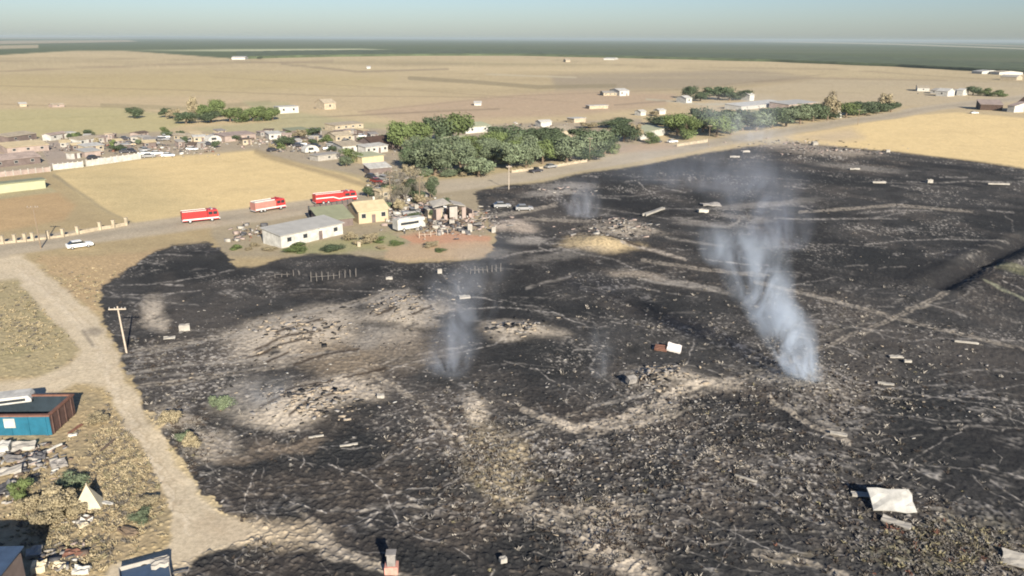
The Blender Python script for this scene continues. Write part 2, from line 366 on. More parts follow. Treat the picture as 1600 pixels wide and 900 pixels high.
for e in [(450, 745, 170, 50), (300, 425, 90, 30), (560, 690, 130, 22), (640, 770, 60, 40), (870, 560, 120, 22), (1000, 290, 140, 26), (1120, 300, 60, 20), (1440, 640, 90, 40), (860, 720, 70, 30), (730, 870, 110, 32), (860, 840, 40, 50), (1080, 860, 90, 28), (1250, 780, 90, 30), (1420, 720, 120, 34), (1560, 620, 70, 34), (980, 480, 110, 18), (1330, 400, 110, 24), (1500, 360, 100, 20), (820, 470, 50, 24), (280, 620, 50, 30), (1020, 740, 80, 22), (640, 420, 110, 12), (1310, 280, 110, 14), (1180, 690, 50, 20), (360, 590, 60, 16)]:
    put((0.027, 0.028, 0.029), burn*emask(e[0], e[1], e[2], e[3], 0, .5, W1), .85)
put((0.085, 0.076, 0.068), burn*sstep(0.05, 0.5, -patch+.25*n6)*0.6)
# brown mix of half burned scrub, more of it near the viewer
brn = np.zeros(len(X))
for e in [(760, 760, 520, 150, 0, .8), (1010, 690, 150, 60, -8, .9), (1150, 640, 200, 45, 0, .9), (420, 850, 170, 60, 0, 1), (930, 850, 120, 60, -20, .9), (1450, 860, 190, 60, 0, .9), (560, 590, 160, 60, -8, .6),
          (620, 650, 240, 60, 0, .4), (270, 540, 80, 40, 20, .6), (840, 300, 90, 22, -5, .7), (960, 365, 110, 25, 8, .6), (740, 700, 60, 110, -35, .7), (1290, 245, 120, 22, 3, .8), (1560, 440, 60, 40, 10, .6), (300, 560, 120, 22, -6, .5), (1300, 470, 70, 16, 10, .5), (1270, 630, 110, 40, 0, .7), (470, 440, 120, 25, 0, .3), (1050, 420, 160, 30, 8, .35)]:
    brn = np.maximum(brn, emask(e[0], e[1], e[2], e[3], e[4], 0.5, W1)*e[5])
put((0.088, 0.073, 0.061), burn*brn*sstep(-0.45, 0.45, clus2+0.3*n2)*0.55)
put((0.26, 0.215, 0.165), burn*brn*sstep(0.25, 0.7, n08*.7+n2*.4+clus2*.35)*0.6)
# pale ash streaks and crumbs
clut = sstep(.28, -.12, patch)
stk = (.25+.75*clut)*np.clip(np.maximum(sstep(0, .8, sq1)*sstep(-.05, .45, clus), sstep(0, .8, sq2)*sstep(-.2, .3, clus2))+sstep(0.2, .9, sq3)*sstep(.05, .5, clus2+.3*clus)*.7, 0, 1)
put((0.25, 0.23, 0.205), burn*stk*sstep(-.4, .3, n08+n2)*0.7)
crumbs = sstep(0.46, 0.64, n08*0.9+0.35*clus2+0.25*clus+brn*.12)
put((0.36, 0.335, 0.30), burn*crumbs*(.06+.94*clut*sstep(-.3, .3, clus))*0.75)
# long pale tracks, scorched boards and ash trails
rs = random.Random(5)
for k in range(300):
    x_ = rs.uniform(220, 1640); y_ = rs.uniform(275, 905)**1.0
    if not inside_(BURN, x_, y_): continue
    c_ = P(x_, y_); a_ = rs.choice([R(37), R(-12), R(-35), R(5), R(120)])+rs.gauss(0, .22); L_ = math.exp(rs.uniform(math.log(3), math.log(26)))*(1.5 if y_ < 420 else 1)
    pt = []
    for j in range(4):
        q = c_+Vector((math.cos(a_), math.sin(a_), 0))*L_*(j/3-.5); X0, Y0 = project(q.x, q.y); pt.append((float(X0), float(Y0))); a_ += rs.gauss(0, .25)
    g_ = rs.uniform(.20, .40); put((g_*1.05, g_*.97, g_*.87), lmask(pt, rs.uniform(.8, 2.6), 1.0, W3)*burn*np.clip(.55+n08+.6*n2, 0, 1), rs.uniform(.4, .85))
for k in range(190):
    x_ = rs.uniform(200, 1640); y_ = rs.uniform(270, 900)
    if not inside_(BURN, x_, y_): continue
    k_ = (y_-58)/800; g_ = rs.uniform(.15, .36); w_ = rs.uniform(5, 34)*k_+3
    put((g_*1.04, g_*.97, g_*.88), emask(x_, y_, w_, w_*rs.uniform(.18, .4), rs.uniform(-20, 20), .7, W2)*burn*np.clip(.3+1.1*n08+.9*n2, 0, 1), rs.uniform(.35, .8))
# named pale patches (px x, y, rx, ry, rot, colour, strength)
TAN = (0.46, 0.40, 0.32); ASH = (0.30, 0.275, 0.24); SOIL = (0.47, 0.37, 0.22)
for cx, cy, rx, ry, rot, col, k in [
    (470, 515, 90, 24, -8, TAN, .9), (430, 545, 70, 22, -6, TAN, .75), (540, 560, 60, 30, 0, (.30, .24, .17), .6), (500, 620, 85, 22, -10, TAN, .95), (440, 650, 60, 18, -6, TAN, .9),
    (400, 620, 50, 22, -10, ASH, .7), (625, 472, 40, 14, 0, (.5, .44, .36), .85), (630, 500, 45, 14, 0, TAN, .8), (600, 530, 60, 9, 0, ASH, .7), (660, 492, 40, 12, -20, TAN, .6),
    (808, 517, 52, 14, 2, TAN, .95), (798, 352, 34, 8, 2, (.45, .38, .31), .95), (940, 384, 48, 10, 5, SOIL, 1), (975, 362, 45, 8, 5, TAN, .6), (640, 545, 50, 25, 0, (.30, .25, .19), .5),
    (1035, 590, 55, 16, 0, TAN, .8), (1130, 602, 40, 12, 0, TAN, .6), (240, 492, 24, 18, -40, TAN, .85), (820, 375, 20, 6, 0, ASH, .8), (760, 395, 40, 8, 0, ASH, .4),
    (1290, 238, 70, 7, 3, (.36, .31, .25), .7), (1225, 226, 50, 5, 3, (.4, .34, .27), .7), (880, 292, 40, 6, 0, ASH, .7), (860, 303, 40, 4, -4, ASH, .8), (1340, 262, 60, 4, 5, ASH, .5),
    (1255, 590, 55, 18, 0, ASH, .6), (735, 640, 20, 22, -20, TAN, .8), (765, 725, 40, 50, -30, (.34, .28, .18), .7), (870, 400, 60, 7, -6, ASH, .4), (1000, 430, 40, 7, 5, (.34, .29, .23), .7), (1085, 445, 60, 4, 12, ASH, .7),
    (1110, 350, 60, 4, 5, ASH, .5), (1190, 320, 80, 4, -5, ASH, .5), (1160, 340, 40, 3, 8, ASH, .5), (330, 700, 26, 16, 0, TAN, .5), (275, 650, 28, 14, 20, TAN, .55), (420, 700, 60, 9, -10, (.2, .16, .12), .6),
    (1000, 640, 90, 8, -20, TAN, .5), (860, 790, 60, 12, 10, TAN, .5), (960, 830, 25, 40, -50, TAN, .6), (1000, 870, 25, 20, 30, TAN, .6), (560, 850, 90, 9, 25, TAN, .45), (1480, 850, 90, 28, 0, (.26, .24, .16), .55), (1300, 660, 40, 8, 30, ASH, .6)]:
    mk = emask(cx, cy, rx*1.1, ry*1.1, rot, 0.5, W1)*sstep(-.5, .05, n2*.5+n6*.6+.15)*np.clip(1+.7*n08, 0, 1)
    put(col, mk*np.clip(burn+0.2, 0, 1), k)
for pts, w_ in [([(560, 575), (620, 600), (690, 655), (745, 720), (790, 778), (870, 802)], 3), ([(668, 650), (720, 705), (760, 750)], 2), ([(1040, 640), (1120, 602), (1210, 572), (1300, 536), (1400, 492), (1480, 456)], 3), ([(1180, 440), (1330, 476), (1420, 500), (1500, 520), (1640, 552)], 2.5), ([(200, 604), (330, 588), (430, 570), (560, 548)], 3), ([(780, 690), (860, 662), (905, 640)], 2.5), ([(380, 505), (520, 480), (640, 452)], 3), ([(210, 548), (300, 532), (400, 512)], 3),
                ([(1200, 620), (1260, 660), (1330, 690)], 5), ([(1180, 860), (1250, 875), (1330, 900)], 6), ([(900, 690), (960, 668), (1100, 632)], 3), ([(500, 860), (580, 880), (640, 905)], 6), ([(820, 805), (900, 830), (940, 870), (1000, 905)], 4), ([(1100, 700), (1160, 720), (1200, 745)], 3), ([(1000, 405), (1100, 420), (1200, 430)], 2), ([(1250, 330), (1400, 320), (1520, 330)], 2), ([(820, 340), (900, 345), (1000, 352)], 2.5), ([(740, 340), (820, 330), (870, 318)], 4)]:
    for o__ in (0, 5*(pts[0][1]-58)/600):
        put((.33, .29, .235), lmask([(a_, b_+o__) for a_, b_ in pts], w_, 1.3, W3)*burn*np.clip(.7+n08+.6*n2, 0, 1), .75)
for pts, w_, c_, k in [([(870, 655), (900, 668), (940, 664), (1000, 638), (1060, 612), (1110, 598)], 9, TAN, .85), ([(920, 640), (960, 625), (1020, 610)], 5, ASH, .6), ([(820, 640), (880, 668), (905, 672)], 9, TAN, .7),
                       ([(690, 655), (720, 690), (745, 725), (780, 770)], 4, TAN, .8), ([(200, 585), (300, 570), (420, 560), (560, 548)], 3.5, ASH, .8), ([(200, 590), (330, 585), (400, 575)], 3, ASH, .6), ([(210, 560), (330, 530), (400, 515)], 3, ASH, .7),
                       ([(400, 505), (470, 490), (560, 478), (640, 455)], 3, ASH, .7), ([(970, 381), (1020, 392), (1070, 405)], 4, (.40, .35, .29), .85), ([(1000, 436), (1060, 445), (1120, 455)], 3, ASH, .8),
                       ([(1180, 440), (1260, 462), (1340, 480)], 3, ASH, .5), ([(1540, 440), (1600, 468), (1680, 500)], 4, (.26, .26, .18), .8), ([(1560, 415), (1620, 430)], 10, (.15, .15, .09), .7), ([(520, 800), (600, 793), (680, 790), (740, 786)], 3, ASH, .7),
                       ([(1360, 830), (1400, 840)], 6, ASH, .5), ([(1200, 880), (1290, 860)], 6, (.2, .17, .12), .6), ([(820, 450), (890, 432)], 3, ASH, .6), ([(760, 690), (860, 660)], 3, ASH, .4), ([(860, 825), (900, 880), (980, 890)], 3, ASH, .5), ([(1040, 372), (1130, 385)], 3, ASH, .5),
                       ([(1105, 350), (1140, 355), (1155, 345)], 3, ASH, .8), ([(900, 290), (860, 305)], 3, ASH, .6), ([(1210, 500), (1290, 522), (1370, 498)], 2.5, ASH, .5), ([(1290, 520), (1380, 495)], 2.5, (.02, .02, .02), .7)]:
    put(c_, lmask(pts, w_*1.2, 1.8, W3)*np.clip(0.85+n2, 0, 1), k)
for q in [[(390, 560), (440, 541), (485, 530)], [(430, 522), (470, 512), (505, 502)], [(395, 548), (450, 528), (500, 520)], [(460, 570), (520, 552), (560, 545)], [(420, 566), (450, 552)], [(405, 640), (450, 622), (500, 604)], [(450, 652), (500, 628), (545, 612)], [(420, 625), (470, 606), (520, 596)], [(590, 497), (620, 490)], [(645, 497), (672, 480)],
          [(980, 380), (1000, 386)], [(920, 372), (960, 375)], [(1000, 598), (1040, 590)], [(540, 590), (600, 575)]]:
    put((0.05, 0.038, 0.03), lmask(q, 3.6, 1.6, W3), 0.92)  # dark shadow lines painted along the terraces of the tan banks
put((0.022, 0.022, 0.024), lmask([(1472, 440), (1540, 405), (1610, 370)], 20, 7, W2), 0.85)  # shadow in the ditch painted into the ground colour
# ------------- roads on top
ROAD = [(-400, 470), (-400, 388), (0, 398), (30, 398), (50, 410), (100, 450), (155, 498), (178, 545), (194, 590), (238, 662), (302, 762), (345, 805), (425, 828), (400, 842), (310, 872), (280, 900), (260, 1100), (120, 1100), (165, 890), (255, 860), (272, 800), (235, 722), (192, 660), (168, 606), (120, 600), (40, 640), (-300, 700), (-300, 640), (60, 590), (108, 570), (126, 548), (60, 476), (25, 436)]
rdm = pmask(ROAD, 5.5, W3)
put((0.52, 0.44, 0.315), rdm, 0.95)
put((0.46, 0.38, 0.27), emask(395, 832, 95, 22, 4, .6, W3), .8)
put((0.36, 0.29, 0.20), rdm*sstep(0.1, 0.6, n6)*0.4)
put((0.58, 0.50, 0.375), lmask([(35, 425), (90, 475), (145, 525), (175, 600), (215, 680), (265, 770), (300, 830)], 10, 5, W2)*rdm, 0.6)
put((0.34, 0.27, 0.18), lmask([(205, 640), (245, 720), (290, 800)], 3, 2, W2)*rdm, 0.5)
for o_ in (-5, 6):
    put((0.40, 0.325, 0.225), lmask([(30+o_*.6, 415), (95+o_, 470), (150+o_*1.2, 522), (180+o_*1.4, 590), (213+o_*1.7, 660), (262+o_*2, 750), (310+o_*2, 815), (360, 838+o_)], 2.4, 1.5, W3)*rdm*np.clip(.7+n2, 0, 1), .6)
put((0.41, 0.33, 0.22), rdm*sstep(.25, .7, fbm(X, Y, 2.2, 3, 171))*.5)
put((0.22, 0.19, 0.15), lmask([(130, 518), (145, 540)], 6, 2.5), .7); put((0.22, 0.19, 0.15), emask(148, 519, 13, 7), .7)
MROAD = [(-700, 470), (0, 389), (100, 376), (200, 362), (290, 350), (400, 336), (480, 324), (560, 310), (640, 297), (700, 290), (760, 283), (830, 273), (900, 261), (1000, 243), (1100, 226), (1200, 209), (1300, 193), (1400, 179), (1480, 166), (1620, 150), (1900, 118)]
def band(w0, w1):       # road widening towards the viewer, widths in px
    m_ = np.zeros(len(PX))
    for a, b in zip(MROAD[:-1], MROAD[1:]):
        k = ((a[1]+b[1])/2-58)/330; m_ = np.maximum(m_, lmask([a, b], (w0+(w1-w0)*k), 1.0+2*k, WS))
    return m_
put((0.40, 0.34, 0.25), band(2, 26)); put((0.33, 0.285, 0.215), band(0.8, 9), 0.85)
put((0.42, 0.36, 0.27), pmask([(640, 300), (700, 286), (860, 262), (960, 240), (1050, 224), (1090, 232), (980, 255), (850, 282), (760, 292)], 4, WS)*0.6)
put((0.40, 0.30, 0.22), pmask([(960, 228), (1040, 222), (1060, 232), (960, 240)], 3)*0.7)
# fine variation
C *= (1+0.10*n2+0.07*n6)[:, None]
C = np.clip(C, 0.012, 0.7)
near = sstep(700, 120, RAD)
grassy = np.clip(1-burn-rdm, 0, 1)
tuft = np.clip(fbm(X, Y, .62, 2, 130)*1.3, 0, 1)
Z = height(X, Y)+near*(burn*(0.15*tuft*(0.3+brn)+0.05*n08+0.07*n2)+grassy*(Y < 175)*(PY > 400)*0.12*tuft+rdm*0.05*n6)
Z[:NA] = 0
Vv = np.stack([X, Y, Z], 1)
i0 = np.arange(NR-1)[:, None]*NA; j0 = np.arange(NA)[None, :]; j1 = (j0+1) % NA
F = np.stack([i0+j0, i0+NA+j0, i0+NA+j1, i0+j1], -1).reshape(-1, 4)[:, ::-1]
gm = bpy.data.materials.new('land_cover'); gm.use_nodes = True; t = gm.node_tree; b = t.nodes['Principled BSDF']
b.inputs['Roughness'].default_value = 0.95; b.inputs['Specular IOR Level'].default_value = 0.05
at = t.nodes.new('ShaderNodeAttribute'); at.attribute_name = 'cover'
geo = t.nodes.new('ShaderNodeNewGeometry')
nn = t.nodes.new('ShaderNodeTexNoise'); nn.inputs['Scale'].default_value = 2.2; nn.inputs['Detail'].default_value = 6; nn.inputs['Roughness'].default_value = 0.75
t.links.new(geo.outputs['Position'], nn.inputs['Vector'])
mr = t.nodes.new('ShaderNodeMapRange'); mr.inputs[1].default_value = .3; mr.inputs[2].default_value = .7; mr.inputs[3].default_value = .72; mr.inputs[4].default_value = 1.3
t.links.new(nn.outputs['Fac'], mr.inputs[0])
sc = t.nodes.new('ShaderNodeVectorMath'); sc.operation = 'SCALE'
t.links.new(at.outputs['Color'], sc.inputs[0]); t.links.new(mr.outputs[0], sc.inputs['Scale']); ac = t.nodes.new('ShaderNodeAttribute'); ac.attribute_name = 'clutter'
n2_ = t.nodes.new('ShaderNodeTexNoise'); n2_.inputs['Scale'].default_value = 3.6; n2_.inputs['Detail'].default_value = 3; n2_.inputs['Distortion'].default_value = 1.2
t.links.new(geo.outputs['Position'], n2_.inputs['Vector'])
m2_ = t.nodes.new('ShaderNodeMapRange'); m2_.inputs[1].default_value = .60; m2_.inputs[2].default_value = .68; t.links.new(n2_.outputs['Fac'], m2_.inputs[0])
mu = t.nodes.new('ShaderNodeMath'); mu.operation = 'MULTIPLY'; t.links.new(m2_.outputs[0], mu.inputs[0]); t.links.new(ac.outputs['Fac'], mu.inputs[1])
mxs = t.nodes.new('ShaderNodeMix'); mxs.data_type = 'RGBA'; mxs.inputs['B'].default_value = (.32, .30, .27, 1)
t.links.new(mu.outputs[0], mxs.inputs['Factor']); t.links.new(sc.outputs[0], mxs.inputs['A']); t.links.new(mxs.outputs['Result'], b.inputs['Base Color'])
ground = np_mesh('ground', Vv, F, gm, smooth=True); tag(ground, 'flat dry valley floor with crop fields and a wide charred field', kind='structure')
cl_ = ground.data.attributes.new('clutter', 'FLOAT', 'POINT'); cl_.data.foreach_set('value', (burn*(1-rdm)*(.05+.50*clut*sstep(-.25, .45, clus+clus2))*sstep(45, 95, RAD)).astype(np.float32))
ca = ground.data.color_attributes.new('cover', 'FLOAT_COLOR', 'POINT')
ca.data.foreach_set('color', np.concatenate([C, np.ones((len(C), 1))], 1).astype(np.float32).ravel())

# ------------------------------------------------------------------ orchard mass (far off, reads as one wood)
def inside(poly, x, y):
    c = False; n = len(poly)
    for i in range(n):
        ax, ay = poly[i]; bx, by = poly[(i+1) % n]
        if (ay > y) != (by > y) and x < (bx-ax)*(y-ay)/(by-ay)+ax: c = not c
    return c
ORCHM = mat('orchard_leaves', (0.075, 0.095, 0.045), 0.9, 0.5, 0.02)
edge = [(370, 92.3), (480, 89.5), (620, 87.5), (800, 87), (1000, 91.5), (1200, 96.5), (1400, 104.5), (1620, 117), (2100, 146)]
OV = []; OF = []
rows = 16
samp = []
for (ax, ay), (bx, by) in zip(edge[:-1], edge[1:]):
    for k in range(22): samp.append((ax+(bx-ax)*k/22, ay+(by-ay)*k/22))
n = len(samp)
for j in range(rows):
    for (x_, y_) in samp:
        p = P(x_, y_-0.2); q = p*(1+0.012*j+0.0009*j*j)
        h_ = 0 if j == 0 else 4.2+random.uniform(-.5, .6)
        if j == 1: q = p*1.0015
        OV.append((q.x, q.y, h_))
for j in range(rows-1):
    for i in range(n-1): OF.append((j*n+i, j*n+i+1, (j+1)*n+i+1, (j+1)*n+i))
orch = np_mesh('orchard', np.array(OV), np.array(OF), ORCHM)
tag(orch, 'long dark green orchards stretching along the horizon', 'orchard', kind='stuff')
# low far ridge line
RV = []; RF = []
RIDG = mat('far_hills_soil', (0.13, 0.14, 0.13), 0.95, 0.2, 0.0005)
for i in range(121):
    a = R(-60+i); rr_ = 23500
    hh = 22+9*max(0, math.sin(i*0.21)+0.6*math.sin(i*0.53+1))
    for rad, z in ((rr_-1500, -5), (rr_, hh), (rr_+1500, -5)): RV.append((rad*math.sin(a), rad*math.cos(a), z))
for i in range(120):
    for k in range(2): RF.append((i*3+k, i*3+3+k, i*3+4+k, i*3+1+k))
hills = np_mesh('hills', np.array(RV), np.array(RF), RIDG, smooth=True); tag(hills, 'very low far hills on the horizon', kind='structure')

# ================================================================== buildings
def seg(A, B):
    a = G(*A); b = G(*B); d = (b-a); L = math.hypot(d.x, d.y); return a, b, math.atan2(d.y, d.x), L
def house(name, label, cat, A, B, dep, wall_h, wallm, roofm, kind='gable', rise=1.2, wins=2, door=True, group=None, over=0.35, chimney=False):
    a, b, rz, L = seg(A, B)
    t = thing(name, label, cat, (a.x, a.y, min(a.z, b.z)-0.05), rz, group)
    w_ = MB()
    if kind == 'gable':
        w_.add([(0, 0, 0), (L, 0, 0), (L, dep, 0), (0, dep, 0), (0, 0, wall_h), (L, 0, wall_h), (L, dep, wall_h), (0, dep, wall_h), (0, dep/2, wall_h+rise), (L, dep/2, wall_h+rise)],
               [(0, 1, 5, 4), (2, 3, 7, 6), (1, 2, 6, 9, 5), (3, 0, 4, 8, 7), (0, 3, 2, 1), (4, 5, 9, 8), (7, 8, 9, 6)])
    elif kind == 'shed':     # single slope down towards the viewer
        w_.add([(0, 0, 0), (L, 0, 0), (L, dep, 0), (0, dep, 0), (0, 0, wall_h), (L, 0, wall_h), (L, dep, wall_h+rise), (0, dep, wall_h+rise)],
               [(0, 1, 5, 4), (1, 2, 6, 5), (2, 3, 7, 6), (3, 0, 4, 7), (4, 5, 6, 7), (0, 3, 2, 1)])
    else:
        w_.box(0, L, 0, dep, 0, wall_h)
    w_.build('wall', wallm, t)
    r_ = MB(); th = 0.12; o = over
    if kind == 'gable':
        k = rise/(dep/2); yo = -o; zo = wall_h-o*k
        for yy0, yy1, s_ in ((yo, dep/2, 1), (dep+o, dep/2, 1)):
            r_.add([(-o, yy0, zo+.01), (L+o, yy0, zo+.01), (L+o, yy1, wall_h+rise+.01), (-o, yy1, wall_h+rise+.01),
                    (-o, yy0, zo+th), (L+o, yy0, zo+th), (L+o, yy1, wall_h+rise+th), (-o, yy1, wall_h+rise+th)],
                   [(0, 3, 2, 1), (4, 5, 6, 7), (0, 1, 5, 4), (1, 2, 6, 5), (2, 3, 7, 6), (3, 0, 4, 7)])
    elif kind == 'shed':
        k = rise/dep
        r_.add([(-o, -o, wall_h-o*k+.01), (L+o, -o, wall_h-o*k+.01), (L+o, dep+o, wall_h+rise+o*k+.01), (-o, dep+o, wall_h+rise+o*k+.01),
                (-o, -o, wall_h-o*k+th), (L+o, -o, wall_h-o*k+th), (L+o, dep+o, wall_h+rise+o*k+th), (-o, dep+o, wall_h+rise+o*k+th)],
               [(0, 3, 2, 1), (4, 5, 6, 7), (0, 1, 5, 4), (1, 2, 6, 5), (2, 3, 7, 6), (3, 0, 4, 7)])
    else:
        r_.box(-o, L+o, -o, dep+o, wall_h+.005, wall_h+.18)
    rf = r_.build('roof', roofm, t)
    if chimney:
        MB().box(L*.7, L*.7+.5, dep*.55, dep*.55+.5, wall_h+rise*.5, wall_h+rise+.8).build('chimney', CONC, rf)
    npan = wins+(1 if door else 0)
    for i in range(npan):
        cx = L*(i+0.5)/npan
        if door and i == npan//2:
            MB().box(cx-.45, cx+.45, -.06, .02, .05, min(2.0, wall_h-.2)).build('door', BROWNWALL, t)
        else:
            ww = min(.6, L/npan*.3); f_ = MB().box(cx-ww, cx+ww, -.05, .02, wall_h*.4, wall_h*.78).build('window', WHITE, t)
            MB().box(cx-ww+.08, cx+ww-.08, -.07, -.045, wall_h*.4+.08, wall_h*.78-.08).build('pane', GLASS, f_)
    return t
house('long_barn', 'long white barn with grey metal roof beside the burn edge', 'barn', (440, 388), (536, 366), 6.5, 2.7, WHITE, GREYROOF, 'shed', 0.7, 3, True)
house('shed', 'olive roofed shed behind the right end of the white barn', 'shed', (503, 358), (552, 352), 7.5, 2.0, BROWNWALL, GREENROOF, 'shed', 1.6, 1, False)
house('cottage', 'pale yellow stucco house with tan gabled roof', 'house', (561, 350), (607, 345), 7.5, 3.1, YELLOW, TANROOF, 'gable', 1.5, 2, True, chimney=True)
house('shed', 'small cream shed behind the yellow house roof', 'shed', (594, 312), (612, 309), 2.5, 2.2, CREAM, TANROOF, 'shed', .3, 1, False)
house('shed', 'pale box shed right of the white motorhome', 'shed', (669, 342), (691, 340), 2.5, 2.3, CREAM, SHEET, 'flat', .3, 0, True)
house('long_shed', 'front long mauve shed with low roof at the left edge', 'shed', (-40, 266), (64, 255), 10, 2.4, BROWNWALL, MAUVE, 'gable', 1.4, 4, False)
house('long_shed', 'tan roofed shed behind the long mauve shed', 'shed', (12, 241), (77, 235), 9, 2.4, MAUVE, TANROOF, 'shed', 1.0, 3, False)
house('shed', 'small cream roofed shed furthest back at the left edge', 'shed', (14, 223), (58, 217), 6, 2.4, BROWNWALL, CREAM, 'shed', .8, 2, False)
house('box_trailer', 'pale green long trailer parked at the left field edge', 'trailer', (-40, 307), (72, 294), 4, 2.6, PALEGREEN, GREENROOF, 'flat', .3, 0, False)
house('mobile_home', 'cream mobile home among the left yards, nearest the lane', 'mobile home', (124, 228), (158, 223), 5, 2.4, WHITE, CREAM, 'shed', .6, 2, True)
house('mobile_home', 'white mobile home just behind the white yard wall', 'mobile home', (134, 238), (163, 235), 5, 2.2, CREAM, WHITE, 'shed', .5, 2, True)
house('mobile_home', 'narrow white trailer home at the back of the left yards', 'mobile home', (80, 220), (106, 216), 4, 2.4, WHITE, MAUVE, 'gable', .6, 1, True)
house('shed', 'white box shed beside two dark bushes in the left yards', 'shed', (109, 217), (119, 216), 4, 2.6, WHITE, WHITE, 'flat', .6, 0, False)
house('shed', 'square white shed with dark door near the white yard wall', 'shed', (112, 249), (126, 247), 3, 2.2, WHITE, CREAM, 'flat', .6, 0, True)
house('canopy', 'grey roofed carport between the left yards and wall', 'carport', (133, 246), (158, 243), 6, 2.0, MAUVE, GREYROOF, 'shed', .5, 0, False)
house('mobile_home', 'long cream mobile home at the top of the gold field', 'mobile home', (272, 219), (302, 222), 5, 2.4, CREAM, CREAM, 'gable', .5, 3, True)
house('mobile_home', 'short cream mobile home end to end with the long one', 'mobile home', (303, 223), (322, 222), 5, 2.4, CREAM, WHITE, 'gable', .5, 1, True)
house('long_shed', 'low mauve shed right of the arched white trailer', 'shed', (352, 222), (400, 217), 8, 2.4, MAUVE, MAUVE, 'shed', .6, 2, False)
house('cottage', 'small white house beyond the top corner of the gold field', 'house', (421, 219), (441, 218), 6, 2.6, WHITE, WHITE, 'shed', .5, 1, True)
house('canopy', 'olive carport with bright roof edge behind the yards', 'carport', (455, 212), (484, 209), 7, 2.2, BROWNWALL, GREENROOF, 'shed', .5, 0, False)
house('cottage', 'cream house with low gable behind the middle yards', 'house', (525, 223), (551, 220), 8, 2.8, CREAM, CREAM, 'gable', 1.1, 2, True)
house('long_shed', 'long low pale shed behind the cream house', 'shed', (524, 204), (568, 200), 8, 2.4, CREAM, CREAM, 'shed', .5, 4, False)
house('long_shed', 'long white shed left of the dark brown roofed house', 'shed', (536, 239), (566, 237), 9, 2.6, WHITE, CREAM, 'shed', .8, 2, True)
house('mobile_home', 'bright white mobile home in front of the brown roofed house', 'mobile home', (572, 241), (606, 237), 5, 2.6, WHITE, WHITE, 'shed', .5, 3, True)
house('cottage', 'house with dark brown pitched roof left of the tall trees', 'house', (584, 236), (625, 231), 11, 2.6, BROWNWALL, BROWNROOF, 'gable', 2.3, 2, True)
house('canopy', 'tarp roofed shelter with flat greenish top by the lane', 'carport', (566, 256), (600, 252), 8, 2.3, TANROOF, PALEGREEN, 'shed', .4, 0, False)
house('canopy', 'white sheet metal lean-to at the junkyard corner', 'lean-to', (578, 273), (611, 270), 5, 2.0, BROWNWALL, WHITE, 'shed', .9, 0, False)
house('shed', 'pale flat shed at the lane bend in the middle yards', 'shed', (497, 252), (532, 248), 5, 2.0, SHEET, SHEET, 'flat', .3, 1, False)
house('cottage', 'white walled house with flat pale roof among the roadside trees', 'house', (1000, 219), (1042, 210), 10, 3.2, WHITE, PALEGREEN, 'shed', .6, 2, True)
house('long_shed', 'bright white barn alone on the plain', 'barn', (968, 150), (983, 149.5), 14, 3.8, WHITE, WHITE, 'gable', 1.5, 1, True)
house('long_shed', 'low cream shed left of the bright white barn on the plain', 'shed', (943, 149.5), (964, 149.5), 14, 2.2, CREAM, SHEET, 'gable', 1, 3, False)
house('mobile_home', 'pale roofed trailer home behind the tallest trees', 'mobile home', (728, 209), (768, 206), 9, 3.0, WHITE, PALEGREEN, 'shed', 1.0, 2, False)
house('mobile_home', 'pale trailer home showing between the big trees', 'mobile home', (706, 233), (742, 229), 7, 3.0, WHITE, PALEGREEN, 'shed', 1.0, 2, False)
house('shed', 'cream shed behind the grey green trees beside the road', 'shed', (872, 215), (902, 212), 8, 2.8, CREAM, CREAM, 'shed', 1.0, 1, True)
house('shed', 'small white house at the left foot of the far tree clump', 'house', (1072, 161), (1081, 160.5), 10, 3.2, WHITE, WHITE, 'gable', 1.5, 1, False)
house('long_shed', 'long low white roofed shed behind the roadside wood', 'shed', (1158, 172), (1228, 165), 12, 2.2, GREYROOF, WHITE, 'shed', 1.0, 4, False)
house('long_shed', 'grey roofed shed left of the palm behind the wood', 'shed', (1232, 171), (1276, 167), 14, 3, MAUVE, GREYROOF, 'shed', 1.0, 2, False)
house('shed', 'tiny white shed right of the far tree clump', 'shed', (1171, 157.5), (1178, 157), 8, 4, WHITE, WHITE, 'gable', 1.5, 0, False)
house('barn', 'white pitched barn, leftmost of the far right farm', 'barn', (1433, 142.5), (1452, 143), 22, 3, WHITE, CREAM, 'gable', 1.8, 1, False)
house('barn', 'long white barn in the middle of the far right farm', 'barn', (1453, 146), (1490, 148), 18, 2.6, WHITE, SHEET, 'gable', 1.5, 3, False)
house('barn', 'short bright white barn in front of the far right farm', 'barn', (1462, 150), (1480, 151), 12, 4, WHITE, WHITE, 'gable', 2, 1, False)
house('barn', 'square white barn right of the far farm, beside trees', 'barn', (1494, 149), (1504, 149.5), 12, 4, WHITE, WHITE, 'gable', 1.4, 0, False)
house('barn', 'dark open barn with mauve roof at the right edge', 'barn', (1531, 172), (1566, 173), 16, 3.6, BROWNROOF, MAUVE, 'shed', 2, 0, False)
house('barn', 'white fronted barn touching the right edge of the view', 'barn', (1573, 175), (1584, 176), 12, 4, WHITE, MAUVE, 'shed', 2, 0, False)
house('barn', 'dark brown barn rightmost behind the gold field', 'barn', (1586, 174), (1640, 178), 20, 5, BROWNROOF, BROWNROOF, 'gable', 4, 0, False)
house('barn', 'far white barn below the orchard at the right', 'barn', (1518, 114.6), (1534, 115.6), 30, 3.2, WHITE, WHITE, 'gable', 1.6, 0, False)
house('barn', 'far cream barn below the orchard, right of the white one', 'barn', (1546, 115.6), (1561, 116.8), 30, 3.2, WHITE, CREAM, 'gable', 1.6, 0, False)
house('barn', 'low pale barn at the right, under the two far barns', 'barn', (1562, 124.5), (1588, 125.5), 16, 3.5, CREAM, SHEET, 'gable', 2, 0, False)
